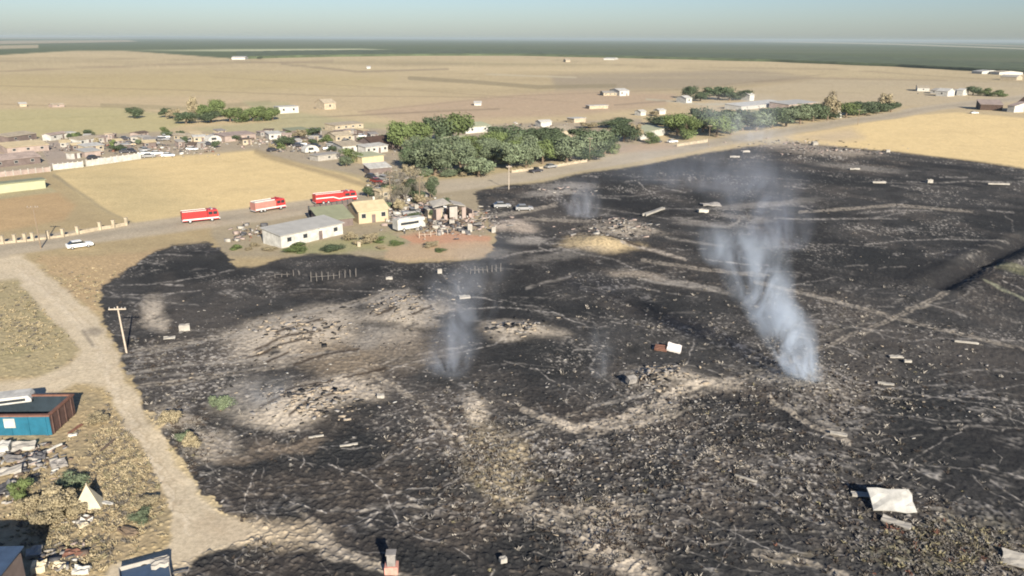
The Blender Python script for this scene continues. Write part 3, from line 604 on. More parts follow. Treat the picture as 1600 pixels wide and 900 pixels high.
house('barn', 'far white barn on the edge of the left orchard', 'barn', (362, 93.2), (383, 93.2), 50, 4, WHITE, WHITE, 'gable', 2, 0, False)
house('barn', 'far white barn on the edge of the middle orchard', 'barn', (943, 93.6), (959, 93.8), 50, 3, WHITE, WHITE, 'gable', 1.5, 0, False)
house('shed', 'lone tiny white shed far out on the left plain', 'shed', (573, 107.4), (579, 107.4), 12, 2.6, WHITE, WHITE, 'gable', 1, 0, False)
house('shed', 'tiny cream shed on the plain left of the striped track', 'shed', (884, 96.8), (891, 96.8), 20, 3, CREAM, CREAM, 'gable', 3, 0, False)
house('long_shed', 'white shed at the right end of the green hedge trees', 'shed', (436, 177.5), (467, 176), 8, 3.6, WHITE, WHITE, 'flat', 1, 2, False)
house('shed', 'cream rounded shed right of the white shed on the meadow', 'shed', (507, 171.5), (525, 170.5), 10, 4, CREAM, CREAM, 'gable', 2, 1, False)
house('shed', 'small white shed on the plain above the tallest trees', 'shed', (741, 165), (752, 165), 8, 1.6, WHITE, WHITE, 'gable', 1, 0, False)
house('shed', 'low pale shed far left above the meadow', 'shed', (31, 167), (42, 166.5), 6, 1.8, CREAM, WHITE, 'gable', .8, 0, False)
house('shed', 'second low pale shed at the left above the meadow, cream roofed', 'shed', (82, 168), (101, 167), 5, 1.7, MAUVE, CREAM, 'gable', .7, 1, False)
house('shed', 'flat pale slab roofed shed on the bare plain', 'shed', (921, 170.5), (950, 169.5), 6, 2.0, CREAM, WHITE, 'flat', .2, 0, False)
house('shed', 'long pale shed behind the grey green roadside trees', 'shed', (897, 192), (915, 191), 6, 2.2, CREAM, WHITE, 'flat', .2, 0, False)
house('shed', 'small white shed beside a brown bush above the wood', 'shed', (1001, 181), (1009, 180.5), 5, 2.4, WHITE, WHITE, 'gable', .8, 0, False)
house('shed', 'small bright shed right of the brown bush above the wood', 'shed', (1030, 179), (1040, 178.5), 5, 2.4, WHITE, WHITE, 'gable', .8, 0, False)
house('shed', 'white shed near the road among the right hand wood', 'shed', (845, 199), (862, 198), 5, 2.6, WHITE, WHITE, 'gable', .8, 0, False)
# arched camper trailer
def arch(label, A, B, dep, h_, m1, m2):
    a, b, rz, L = seg(A, B); t = thing('arched_trailer', label, 'trailer', a, rz)
    pts = [(0, .3), (L, .3)]+[(L/2+L/2*math.cos(R(q)), .9+(h_-.9)*math.sin(R(q))) for q in range(0, 181, 20)]
    MB().prism(pts, 0, dep).build('body', m1, t)
    MB().box(L*.25, L*.6, -.05, .02, h_*.4, h_*.7).build('window', GLASS, t)
    for x in (L*.3, L*.7): MB().tube((x, -.05, .35), (x, .2, .35), .35, n=12).build('wheel', TYRE, t)
arch('white arched camper trailer right of the cream mobile homes', (326, 224), (347, 222), 4, 3.0, WHITE, GLASS)
arch('white rounded camper trailer in the middle yards', (477, 240), (499, 238), 3.5, 2.9, WHITE, GLASS)
# green-grey fence walls
def wall(name, label, cat, A, B, h_, th, mt, n, pm=None, ph=0.3, group=None):
    a, b, rz, L = seg(A, B); t = thing(name, label, cat, a, rz, group)
    p = MB()
    for i in range(n):
        x0 = L*i/n+.14; x1 = L*(i+1)/n-.14; p.box(x0, x1, 0, th, -.4, h_+random.uniform(-.03, .03))
    p.build('panel', mt, t)
    for i in range(n+1):
        x = L*i/n; MB().box(x-.15, x+.15, -.08, th+.08, -.4, h_+ph).build('post', pm or mt, t)
    return t
wall('yard_wall', 'white yard wall along the top left of the gold field, left length', 'wall', (84, 266), (130, 261), 1.9, .2, WHITE, 6)
wall('yard_wall', 'white yard wall along the gold field, right length', 'wall', (136, 260), (220, 248), 2.0, .2, WHITE, 9)
wall('yard_wall', 'low mauve wall in front of the long mauve shed', 'wall', (-40, 281), (79, 268), 1.6, .2, MAUVE, 10, SHEET)
wall('board_fence', 'dark brown board fence between fire truck and white barn', 'fence', (484, 343), (552, 329), 3.2, .15, BROWNWALL, 8, DARKMETAL, .1)
wall('low_wall', 'long pale roadside wall in front of the big trees', 'wall', (800, 270), (848, 264), .8, .2, CREAM, 8)
wall('low_wall', 'pale roadside wall right of the dark parked vehicle', 'wall', (868, 261), (917, 253), .8, .2, CREAM, 8)
wall('low_wall', 'pale roadside wall beside the flat roofed house', 'wall', (1058, 229), (1105, 222), 1.0, .2, CREAM, 8)
# pillar fence by the road
t = thing('pillar_fence', 'cream pillar fence with low wall along the road at left', 'fence', G(5, 381))
pts = [(-22, 384), (5, 381), (24, 379), (40, 377.5), (52, 376), (76, 373), (99, 370), (122, 366), (157, 359), (178, 356), (198, 352)]
WL = []
for q in pts:
    g = G(*q); WL.append(g); l = g-t.location
    MB().box(l.x-.28, l.x+.28, l.y-.28, l.y+.28, -.2, 1.7).build('pillar', CREAM, t)
    MB().box(l.x-.35, l.x+.35, l.y-.35, l.y+.35, 1.7, 1.85).build('pillar_cap', CREAM, t)
for i, (a, b) in enumerate(zip(WL[:-1], WL[1:])):
    hh = .5 if i < 7 else .75
    la = a-t.location; lb = b-t.location; d = (lb-la).normalized(); nrm = Vector((-d.y, d.x, 0))*.1
    p = MB(); q = [la+nrm+d*.3, lb+nrm-d*.3, lb-nrm-d*.3, la-nrm+d*.3]
    p.add([(v.x, v.y, -.2) for v in q]+[(v.x, v.y, hh) for v in q], [(0, 1, 2, 3), (7, 6, 5, 4), (0, 4, 5, 1), (1, 5, 6, 2), (2, 6, 7, 3), (3, 7, 4, 0)])
    p.build('rail', CREAM, t)
# burned out ruin
a, b, rz, L = seg((682, 346), (742, 340))
t = thing('burnt_house', 'burned out house with broken pale walls and fallen roof', 'house', a, rz)
for x0, x1, y0, y1, h_ in [(0, 1.2, 0, .25, 3.0), (2.0, 2.8, 0, .25, 1.4), (3.4, 5.4, 0, .25, 3.2), (6.6, 7.6, 0, .25, 2.9), (8.4, 9.2, 0, .25, 1.2), (0, .25, .3, 6, 2.7), (9.3, 9.55, 0, 4, 2.0), (1, 4, 6, 6.25, 3.2), (5, 8, 6, 6.25, 2.2), (4, 4.25, .3, 4, 2.2)]:
    MB().box(x0, x1, y0, y1, -.3, h_).build('broken_wall', MAUVE if h_ < 3.1 else SHEET, t)
for A_, B_, C_, D_ in [((-.5, 1, 3.2), (4.4, 2, 3.6), (3.6, 5, 4.4), (0, 5.4, 3.8)), ((4.8, 1, 3.5), (8.4, 2.2, 2.6), (8.2, 5, 3.0), (5, 5, 3.9))]:
    vs = [Vector(v) for v in (A_, B_, C_, D_)]
    MB().add(vs+[v+Vector((0, 0, .14)) for v in vs], [(0, 3, 2, 1), (4, 5, 6, 7), (0, 1, 5, 4), (1, 2, 6, 5), (2, 3, 7, 6), (3, 0, 4, 7)]).build('roof', SHEET, t)
for k in range(7):
    x = random.uniform(0, 9); MB().tube((x, random.uniform(0, 5), 0), (x+random.uniform(-2, 3), random.uniform(1, 6), random.uniform(.8, 3)), .08, n=5).build('burnt_beam', CHARW, t)

# ================================================================== vehicles
def wheels(t, xs, yw, r_=.42, hub=STEEL):
    for x in xs:
        for y in (0, yw):
            s_ = -1 if y == 0 else 1
            w_ = MB().tube((x, y-.02*s_*-1, r_), (x, y-s_*.28, r_), r_, n=16).build('wheel', TYRE, t)
            MB().tube((x, y+s_*.05, r_), (x, y-.02*s_, r_), r_*.5, n=10).build('rim', hub, w_)
HOSE = mat('red_brown_hose_cover', (0.30, 0.06, 0.05), .7, .3, 2); TANKW = mat('dusty_tank_paint', (0.36, 0.17, 0.14), .6, .2, 1)
def fire_truck(label, A, B, W=2.6, zig=False, tender=False, group='fire engines on the road'):
    a, b, rz, L = seg(A, B); t = thing('fire_truck', label, 'fire truck', a, rz, group)
    k = L*.70; bodym = TANKW if tender else RED
    MB().box(0, k-.1, 0, W, .55, 2.55).build('body', bodym, t, .05)
    MB().prism([(k, .5), (L, .5), (L, 1.6), (L-.25, 2.75), (k, 2.85)], 0, W).build('cab', RED, t, .05)
    MB().prism([(L-.22, 1.72), (L+.02, 1.66), (L-.2, 2.55), (L-.3, 2.55)], .15, W-.15).build('windshield', GLASS, t)
    for y0, y1 in ((-.03, .02), (W-.02, W+.03)):
        for x0 in (k+.15, k+L*.15):
            MB().box(x0, x0+L*.11, y0, y1, 1.7, 2.4).build('window', GLASS, t)
    MB().box(k+L*.1, k+L*.1+.35, .25, W-.25, 2.86, 3.05).build('light_bar', RED if tender else WHITE, t)
    for y in (-.04, W):
        p = MB()
        if zig:
            xs = [.1, k*.6, k*.8, k, L-.1]; zs = [1.75, 1.75, 1.15, 1.3, 1.3]
            for (xa, za), (xb, zb) in zip(list(zip(xs, zs))[:-1], list(zip(xs, zs))[1:]):
                p.add([(xa, y, za-.13), (xb, y, zb-.13), (xb, y+.04, zb-.13), (xa, y+.04, za-.13), (xa, y, za+.13), (xb, y, zb+.13), (xb, y+.04, zb+.13), (xa, y+.04, za+.13)],
                      [(0, 3, 2, 1), (4, 5, 6, 7), (0, 1, 5, 4), (1, 2, 6, 5), (2, 3, 7, 6), (3, 0, 4, 7)])
        else: p.box(.05, L-.1, y, y+.04, .75, 1.05)
        p.build('stripe', PINKW, t)
    MB().box(.15, k-.35, .25, W-.25, 2.56, 2.72).build('hose_bed', HOSE if not tender else GREYROOF, t)
    for y in (.35, W-.35):
        MB().box(.1, k-.2, y-.05, y+.05, 2.73, 2.85).build('ladder_rail', PINKW, t)
    for i in range(3):
        x = .3+i*(k-.6)/3; MB().box(x, x+(k-.6)/3-.15, -.03, .02, 1.2 if not zig else 1.95, 2.35).build('locker_door', bodym if not zig else RED, t)
    MB().box(L, L+.25, .05, W-.05, .5, .85).build('bumper', STEEL, t)
    for y in (.3, W-.3): MB().box(L+.0, L+.05, y-.15, y+.15, 1.0, 1.25).build('headlight', WHITE, t)
    MB().box(-.12, 0, .05, W-.05, .5, .7).build('tailboard', STEEL, t)
    wheels(t, (L*.18, L*.3, L*.83) if L > 8.5 else (L*.2, L*.8), W, .5); return t
fire_truck('red fire engine alone on the road, leftmost of the three', (286, 350.5), (343, 344.5))
fire_truck('fire tender with white tank and red cab, middle of the three', (400, 334), (447, 326.5), tender=True)
fire_truck('red fire engine with white zigzag stripe above the board fence', (494, 321), (558, 314), zig=True)
CARP = {}
def car_paint(nm, col): return mat('car_paint_'+nm, col, .35, .08, 1)
def car(label, A, L=4.5, rz=0, col='white', cat='car', name='parked_car', parts=True, group=None, pick=False):
    p = G(*A); t = thing(name, label, cat, p, rz, group)
    pm = car_paint(*{'white': ('white', (.75, .75, .72)), 'grey': ('grey', (.25, .25, .25)), 'dark': ('dark', (.04, .04, .05)), 'blue': ('blue', (.06, .11, .2)), 'red': ('dark_red', (.22, .04, .03)), 'tan': ('tan', (.42, .34, .23))}[col])
    W = 1.8
    body = [(0, .35), (L, .35), (L, .78), (L*.96, .9), (L*.72, 1.0), (.05, 1.02), (0, .9)]
    MB().prism(body, 0, W).build('body', pm, t, .04)
    if pick: cab = [(L*.42, 1.0), (L*.72, 1.0), (L*.63, 1.65), (L*.44, 1.68)]
    else: cab = [(L*.06, 1.0), (L*.74, 1.0), (L*.58, 1.48), (L*.2, 1.5)]
    MB().prism(cab, .1, W-.1).build('cabin', GLASS, t)
    r = MB(); x0, x1 = (L*.44, L*.63) if pick else (L*.21, L*.57)
    r.box(x0, x1, .12, W-.12, cab[2][1]+.0, cab[2][1]+.07); r.build('roof_panel', pm, t)
    for y in (.25, W-.25):
        MB().box(L-.01, L+.03, y-.15, y+.15, .62, .78).build('headlight', STEEL, t)
    wheels(t, (L*.18, L*.8), W, .33); return t
r37 = seg((0, 389), (290, 350))[2]
car('white car with dark windows driving on the road at left', (106, 391), 4.9, r37, 'white')
a, b, rz, L = seg((622, 364), (665, 357))
t = thing('motorhome', 'white motorhome with dark window band beside the yellow house', 'motorhome', a, rz)
MB().box(0, L-1.2, 0, 2.4, .5, 2.9).build('body', WHITE, t, .1)
MB().prism([(L-1.2, .5), (L, .5), (L, 1.3), (L-.6, 2.0), (L-.1, 2.1), (L-.2, 2.85), (L-1.2, 2.9)], 0, 2.4).build('cab', WHITE, t, .05)
MB().box(.8, L-1.8, -.05, .02, 1.6, 2.15).build('window_band', GLASS, t)
MB().box(.6, L*.5, .5, 1.9, 2.9, 3.05).build('roof_unit', WHITE, t)
wheels(t, (L*.22, L*.82), 2.4, .42)
cars = [('dark pickup stopped on the road edge before the big trees', (831, 271), 5, 'dark', r37, True), ('grey car beside the pale roadside wall end', (856, 264), 4.5, 'grey', r37, False),
        ('white car behind the white yard wall, leftmost', (150, 255), 4.5, 'white', .3, False), ('dark car parked in the left yard before the white shed', (141, 250), 4.3, 'dark', 1.2, False),
        ('round roofed grey car in the yard above the gold field', (231, 237), 4.3, 'grey', 2.0, False), ('white car in the left yard below the round grey car', (236, 243), 4.3, 'white', .5, False),
        ('dark car left of the arched camper', (318, 228), 4.3, 'dark', .4, False), ('white van by the lane fence, nearest the gold field corner', (252, 246), 4.6, 'white', .3, False),
        ('white car right of the yard wall end', (215, 243), 4.5, 'white', .4, False), ('grey car at the yard wall end', (222, 247), 4.5, 'grey', .3, False),
        ('tan car in the left yards before the mobile homes', (194, 229), 4.5, 'tan', .6, False), ('white pickup in the left yards near the meadow', (247, 217), 5, 'white', .6, True),
        ('dark car beside the white mobile home at left', (186, 240), 4.5, 'dark', .4, False), ('dark green black pickup behind the yard wall', (176, 236), 5, 'dark', .2, True),
        ('dark car under the lane trees in the middle yards', (478, 222), 4.5, 'dark', -.4, False), ('dark car before the cream gabled house', (488, 215), 4.5, 'dark', .4, False),
        ('white car left of the rounded camper in the middle yards', (462, 228), 4.5, 'white', .3, False), ('grey car before the small white house', (447, 226), 4.5, 'grey', .4, False),
        ('white pickup before the flat pale shed', (505, 235), 5, 'white', .4, True), ('red brown car in the junkyard row', (578, 285), 4.5, 'red', -.8, False),
        ('dark car at the top of the junkyard row', (570, 278), 4.5, 'dark', -.8, False), ('grey car in the middle of the junkyard row', (590, 281), 4.5, 'grey', -.7, False),
        ('dark car at the bottom of the junkyard row', (598, 300), 4.5, 'dark', -.9, False), ('white car just below the lean-to in the junkyard', (603, 284), 4.5, 'white', -.7, False),
        ('grey pickup beside the motorhome and yellow house', (630, 338), 5, 'grey', .5, True), ('grey car on the burned lot right of the burned house', (772, 326), 4.5, 'grey', .2, False),
        ('burned out grey car at the road end of the burned lot', (806, 330), 4.5, 'grey', .1, False), ('white car far right by the dark open barn', (1518, 178), 4.5, 'white', .1, False),
        ('white car beside the flat roofed house in the trees', (1046, 224), 4.6, 'white', .5, False), ('dark pickup under the trees behind the pale wall', (1020, 224), 5, 'dark', .5, True)]
for lb, A, L, col, rz, pk in cars: car(lb, A, L, rz, col, 'pickup' if 'pickup' in lb else 'car', pick=pk)

PW = WOOD; POLEB = mat('brown_pole_wood', (0.20, 0.155, 0.11), 0.9, 0.25, 1.5, 0.2)
# ================================================================== utility poles
def pole(label, A, h_, cross=2.6, lean=0.0, r_=.15, box=False, rz=0.1):
    WOOD = POLEB if r_ != .12 else PW
    p = G(*A); t = thing('utility_pole', label, 'utility pole', p, rz)
    tx = lean*h_
    MB().tube((0, 0, -.3), (tx, 0, h_), r_*1.2, r_*.8).build('post', WOOD, t)
    c = MB().box(tx-cross/2, tx+cross/2, -.08-.14, .06-.14, h_-.45, h_-.28).build('crossarm', WOOD, t)
    for k in (-.45, -.15, .25, .45): MB().tube((tx+cross*k, -.15, h_-.28), (tx+cross*k, -.15, h_-.08), .05, n=6).build('insulator', STEEL, c)
pole('pale wooden utility pole with crossarm beside the dirt lane', (198, 551), 6.8, 2.3, -.05, .12)
pole('thin brown utility pole beside the road at the left edge', (64, 388), 9.0, 2.2, -.02, .13)
pole('thin pole in front of the grey green roadside trees', (921, 252), 8.5, 1.8, 0, .10)
pole('thin pole in front of the right hand roadside wood', (1107, 228), 8.5, 1.8, 0, .10)
pole('leaning thin pole by the junkyard and ruined house', (655, 318), 7.5, 1.8, .05, .13)
pole('thin pole at the corner beside the yellow house', (612, 322), 8, 1.8, -.04, .13)
pole('thin pole on the road side before the leafy corner trees', (795, 296), 7, 1.6, .0, .12)
pole('thin utility pole by the road below the small palm house', (1340, 196), 8, 1.6, .0, .13)

# ================================================================== trees
LEAF = [mat('leaf_fresh', (0.115, 0.15, 0.055), .8, .4, .35, objrand=.2), mat('leaf_grey', (0.13, 0.16, 0.095), .8, .4, .35, objrand=.2),
        mat('leaf_dark', (0.07, 0.095, 0.05), .8, .4, .35, objrand=.2), mat('leaf_dry', (0.29, 0.245, 0.155), .85, .35, .5, objrand=.15)]
def crown(seed, h_, w_, n, leaf, mt, base=.25, lumps=9, jag=.55):
    rg = np.random.default_rng(seed)
    cen = []
    for k in range(lumps):
        a = rg.uniform(0, 2*math.pi); q = rg.uniform(.15, .85)*w_/2; z = h_*(base+.12+(1-base-.25)*rg.random())
        rd = w_*rg.uniform(.11, .27)*(1.15-.5*max(0, z/h_-.6)); cen.append((q*math.cos(a), q*math.sin(a), z, rd))
    cen.append((0, 0, h_*(base+(1-base)*.5), w_*.3))
    cen = np.array(cen); ci = rg.integers(0, len(cen), n); c = cen[ci]
    d = rg.normal(size=(n, 3)); d /= np.linalg.norm(d, axis=1)[:, None]
    rad = c[:, 3]*(rg.uniform(.55, 1.0, n)**.5)*(1+jag*rg.normal(size=n)*.35)
    pc = c[:, :3]+d*rad[:, None]*np.array([1, 1, .85])
    pc[:, 2] = np.clip(pc[:, 2], h_*base*.6, h_)
    nr = d+rg.normal(size=(n, 3))*.45; nr /= np.linalg.norm(nr, axis=1)[:, None]
    u = np.cross(nr, rg.normal(size=(n, 3))); u /= np.linalg.norm(u, axis=1)[:, None]+1e-9; v = np.cross(nr, u)
    s_ = leaf*rg.uniform(.6, 1.4, n)[:, None]
    Vv = np.stack([pc-u*s_, pc-v*s_*.6, pc+u*s_, pc+v*s_*.6], 1).reshape(-1, 3)
    Fq = np.arange(4*n).reshape(-1, 4)
    return np_mesh('crown', Vv, Fq, mt)
def tree_proto(seed, h_, w_, mt, kind='round'):
    t = thing('tree', 'x', 'tree')
    c = crown(seed, h_, w_, 3600, .30*w_/8, mt, .12 if kind == 'bushy' else .25, 13 if kind != 'tall' else 8); c.parent = t
    tr = MB(); tr.tube((0, 0, -.3), (.1, .05, h_*.35), .05*w_, .03*w_)
    rg = random.Random(seed)
    for k in range(5):
        a = rg.uniform(0, 6.28); tr.tube((.1, .05, h_*rg.uniform(.2, .4)), (w_*.28*math.cos(a), w_*.28*math.sin(a), h_*rg.uniform(.55, .8)), .018*w_, .008*w_, 6)
    tr.build('trunk', BARK, t); return t
PROT = [tree_proto(1, 8, 8, LEAF[0]), tree_proto(2, 8, 8, LEAF[1], 'bushy'), tree_proto(3, 8, 8, LEAF[2], 'bushy'), tree_proto(4, 8, 7, LEAF[3]), tree_proto(5, 8, 8, LEAF[1]), tree_proto(6, 8, 7.5, LEAF[0], 'bushy'), tree_proto(7, 8, 8, LEAF[2])]
def bare_proto():
    t = thing('tree', 'x', 'tree'); rg = random.Random(77); tr = MB()
    tr.tube((0, 0, -.3), (.1, 0, 2.6), .28, .2)
    for k in range(16):
        a = rg.uniform(0, 6.28); e = Vector((3.4*math.cos(a)*rg.uniform(.3, 1), 3.4*math.sin(a)*rg.uniform(.3, 1), rg.uniform(4.5, 8))); b0 = Vector((.1, 0, rg.uniform(1.2, 2.6))); tr.tube(b0, e, .09, .03, 5)
        for q in range(7):
            m0 = b0.lerp(e, rg.uniform(.35, .95)); tr.tube(m0, m0+Vector((rg.gauss(0, .8), rg.gauss(0, .8), rg.uniform(.2, 1.3))), .035, .015, 4)
    tr.build('trunk', mat('bare_grey_bark', (0.17, 0.155, 0.135), .95, .3, 2), t)
    c = crown(78, 8, 7.5, 700, .16, mat('sparse_dead_leaves', (0.19, 0.17, 0.12), .9, .35, .5), .3, 12, .6); c.parent = t
    return t
PROT.append(bare_proto())
usedp = [False]*len(PROT)
def tree(pi, px, py, wpx, hpx, label, cat='tree', group=None, name='tree'):
    p = G(px, py); s_ = scl(p)
    if usedp[pi]: t = copy_tree(PROT[pi])
    else: t = PROT[pi]; usedp[pi] = True
    t.name = name; t.location = (p.x, p.y, p.z-.1); t.rotation_euler = (0, 0, random.uniform(0, 6.28))
    k = wpx*(1.28 if name == 'tree' else 1.1)/s_/8.0; t.scale = (k, k, hpx/s_/8.0*1.16)
    if 'group' in t: del t['group']
    tag(t, label, cat, group)
    return t
T = [(0, 626, 236, 30, 42, 'olive tree at the left front of the roadside grove'), (0, 657, 232, 30, 38, 'light green tree second from the left in the roadside grove'),
     (6, 640, 262, 26, 30, 'dark bushy tree right of the white lean-to'), (2, 686, 226, 38, 40, 'dark tall tree in the grove, left of the two tallest'), (0, 716, 224, 40, 42, 'tallest leafy tree in the roadside grove'),
     (1, 680, 274, 54, 44, 'broad grey green tree at the front of the grove'), (4, 720, 268, 36, 36, 'medium grey tree right of the broad front tree'), (5, 740, 246, 32, 30, 'olive bushy tree in the middle of the grove'),
     (1, 700, 246, 34, 30, 'greyish tree behind the broad front tree'), (2, 664, 252, 30, 30, 'dark tree tucked behind the broad front tree'), (4, 748, 276, 38, 28, 'low wide shrub tree right of the medium grey tree'),
     (2, 794, 232, 52, 32, 'wide dark tree above the middle of the grove'), (1, 770, 256, 32, 28, 'grey green tree below the wide dark tree'), (4, 796, 265, 40, 38, 'pale rounded tree by the roadside wall'),
     (1, 822, 262, 34, 36, 'pale leafy tree with drooping crown by the wall'), (0, 848, 256, 30, 34, 'light green tree just left of the wall gap'), (6, 832, 226, 40, 24, 'dark tree behind the light green wall tree'),
     (1, 886, 254, 44, 36, 'square bushy grey tree at the end of the grove'), (2, 862, 224, 40, 22, 'dark distant tree behind the square bushy tree'), (4, 925, 242, 34, 34, 'bluish tree beside the thin pole'),
     (6, 945, 240, 32, 34, 'dark bluish tree right of the thin pole'), (2, 908, 222, 34, 20, 'low dark tree behind the bluish pair'), (6, 975, 222, 34, 26, 'dark tree left of the flat roofed house'),
     (3, 993, 220, 18, 24, 'brownish narrow tree touching the flat roofed house'), (5, 1020, 224, 26, 16, 'bush before the flat roofed house'), (2, 965, 200, 40, 14, 'brown green tree row behind the bluish trees'),
     (0, 1058, 212, 34, 32, 'light green tree right of the flat roofed house'), (5, 1075, 218, 34, 30, 'bushy olive tree at the left of the right hand wood'), (2, 1098, 206, 34, 34, 'dark tree rising over the right hand wood'),
     (0, 1120, 214, 34, 30, 'light tree before the right hand wood'), (1, 1142, 210, 34, 30, 'greyish tree hazed by smoke, left'), (2, 1160, 204, 32, 30, 'dark tree hazed by smoke, in the middle'),
     (4, 1182, 204, 36, 28, 'grey blue tree hazed by smoke, right'), (2, 1206, 200, 34, 28, 'dark bluish tree below the long white roof'), (1, 1228, 198, 34, 26, 'grey green tree near the road below the long roof'),
     (4, 1250, 194, 32, 28, 'bluish tree left of the palm'), (6, 1270, 190, 30, 26, 'dark tree touching the palm tree base'), (3, 1293, 188, 28, 32, 'golden olive tree below the tall palm'),
     (0, 1322, 184, 26, 22, 'round green tree right of the small white tower'), (2, 1348, 180, 30, 18, 'low dark tree before the road bend'), (6, 1366, 177, 26, 17, 'dark tree second from the end by the road bend'),
     (3, 1383, 174, 22, 24, 'brown topped tree at the end of the wood'), (2, 1392, 175, 26, 14, 'last dark bush at the end of the wood'), (5, 1200, 186, 40, 14, 'low tree behind the smoke hazed trees'),
     (2, 1130, 190, 40, 16, 'low dark tree behind the light tree of the wood'), (6, 1240, 180, 38, 12, 'low dark tree under the grey roofed shed'), (2, 1040, 196, 44, 14, 'low tree behind the flat roofed house'),
     (6, 1078, 154, 18, 18, 'dark tree, leftmost of the far clump'), (2, 1094, 158, 20, 13, 'low dark tree, second in the far clump'), (6, 1122, 156, 34, 19, 'tallest dark tree in the far clump'), (2, 1140, 157, 24, 12, 'low tree right of the tallest in the far clump'), (6, 1165, 156, 20, 14, 'dark tree, rightmost of the far clump'),
     (2, 211, 185, 23, 16, 'round dark bush tree alone on the left meadow'), (2, 260, 184, 18, 14, 'round dark bush right of the lone bush'), (6, 291, 194, 30, 18, 'dark wide bush left of the dry palm'), (3, 272, 186, 20, 14, 'brownish shrub between two dark bushes'),
     (3, 305, 186, 18, 30, 'dry tan palm like tree on the left meadow, left'), (0, 322, 188, 20, 22, 'green tree behind the dry tan palm like tree'), (0, 341, 184, 18, 26, 'upright green tree at the start of the hedge'), (2, 330, 192, 26, 16, 'low dark shrub under the upright green tree'),
     (0, 360, 191, 24, 20, 'hedge tree first from the left'), (5, 378, 191, 24, 20, 'hedge tree second from the left'), (0, 396, 190, 24, 20, 'hedge tree third from the left'), (5, 412, 189, 24, 20, 'hedge tree fourth from the left'), (0, 426, 188, 20, 18, 'hedge tree at the right end'),
     (2, 138, 212, 13, 9, 'tiny dark tree behind the left yards'), (2, 122, 215, 9, 8, 'tiny dark tree beside the white box shed'), (6, 185, 236, 20, 9, 'low dark tree in the left yards'), (6, 447, 228, 22, 14, 'dark tree in the middle yards by the white house'), (3, 470, 216, 18, 12, 'brown tree among the middle yards'), (2, 492, 212, 16, 12, 'dark tree left of the cream gabled house'), (5, 512, 222, 18, 10, 'olive tree before the cream gabled house'), (5, 552, 252, 34, 18, 'olive bush tree left of the tarp shelter'), (1, 541, 260, 20, 14, 'grey bush at the lane bend'),
     (7, 618, 306, 32, 38, 'leafless grey tree cluster at the junkyard, left'), (7, 646, 302, 34, 36, 'leafless grey tree at the junkyard, right'), (3, 640, 280, 26, 20, 'yellowish bush behind the leafless trees'), (6, 520, 392, 30, 9, 'low green bush in front of the white barn'), (5, 460, 394, 30, 8, 'low green bush at the barn corner'), (3, 580, 380, 26, 14, 'dry shrub before the yellow house'), (3, 545, 376, 24, 12, 'dry shrub at the right end of the white barn'),
     (5, 1540, 150, 16, 11, 'upright tree beside the far right farm, left'), (2, 1520, 149, 18, 13, 'dark row tree beside the square white barn'), (5, 1560, 151, 20, 9, 'low tree right of the far right farm'), (3, 1024, 181, 18, 7, 'brown bush on the plain between two small sheds'), (3, 920, 200, 30, 8, 'brown bushes behind the bluish trees'), (2, 407, 92.6, 8, 4, 'tiny dark tree beside the far orchard barn')]
for k in T:
    g = 'trees in the roadside grove' if 'grove' in k[5] else 'hedge trees on the meadow' if 'hedge' in k[5] else None
    tree(k[0], k[1], k[2], k[3], k[4], k[5], 'bush' if ('bush' in k[5] and 'tree' not in k[5]) or 'shrub' in k[5] else 'tree', g, 'bush' if 'bush' in k[5].split(' tree')[0] else 'tree')
# more crowns closing the belt
rt_ = random.Random(21)
for k in range(34):
    x_ = rt_.uniform(636, 955); f = (x_-636)/320; y_ = rt_.uniform(232-26*f*0, 268-20*f)
    tree(rt_.choice([0, 1, 2, 4, 5, 6]), x_, y_, rt_.uniform(22, 34), rt_.uniform(20, 34)*(1-.3*f), 'leafy crown crowded inside the roadside grove before the settlement', 'tree', 'crowded crowns of the roadside grove')
for k in range(30):
    x_ = rt_.uniform(1045, 1390); f = (x_-1045)/345; y_ = 214-38*f+rt_.uniform(-14, -1)*(1-.6*f)
    tree(rt_.choice([1, 2, 4, 6]), x_, y_, rt_.uniform(20, 30), rt_.uniform(14, 24)*(1-.3*f), 'greyish crown crowded inside the right hand wood along the road', 'tree', 'crowded crowns of the right hand wood')
for k in range(12):
    x_ = rt_.uniform(640, 770); tree(rt_.choice([3, 5, 1]), x_, rt_.uniform(270, 277), rt_.uniform(12, 22), rt_.uniform(7, 12), 'low bush at the foot of the roadside grove', 'bush', 'low bushes under the grove', 'bush')
for k in range(14):
    x_ = rt_.gauss(630, 26); tree(rt_.choice([7, 7, 2]), x_, rt_.gauss(312, 12), rt_.uniform(12, 24), rt_.uniform(14, 28), 'ragged half bare tree packed in the junk compound behind the yellow house', 'tree', 'ragged trees of the junk compound')
for k in range(16):
    x_ = rt_.gauss(640, 30); tree(rt_.choice([3, 1, 6, 3]), x_, rt_.gauss(322, 16), rt_.uniform(10, 20), rt_.uniform(9, 18), 'dry scrubby bush among the junk behind the yellow house', 'bush', 'dry bushes in the junk compound', 'bush')
for k in range(12):
    x_ = rt_.uniform(350, 700); tree(rt_.choice([3, 5]), x_, rt_.uniform(378, 398), rt_.uniform(12, 26), rt_.uniform(4, 9), 'low dry bush on the grass below the yard buildings', 'bush', 'low dry bushes on the yard grass', 'bush')
for k in range(26):
    x_ = rt_.uniform(60, 600); y_ = rt_.uniform(212, 238)-(6 if x_ < 420 else 0)
    tree(rt_.choice([3, 2, 5, 6, 1]), x_, y_, rt_.uniform(8, 16), rt_.uniform(6, 11), 'small dusty bush among the crowded yards', 'bush', 'dusty bushes among the yards', 'bush')
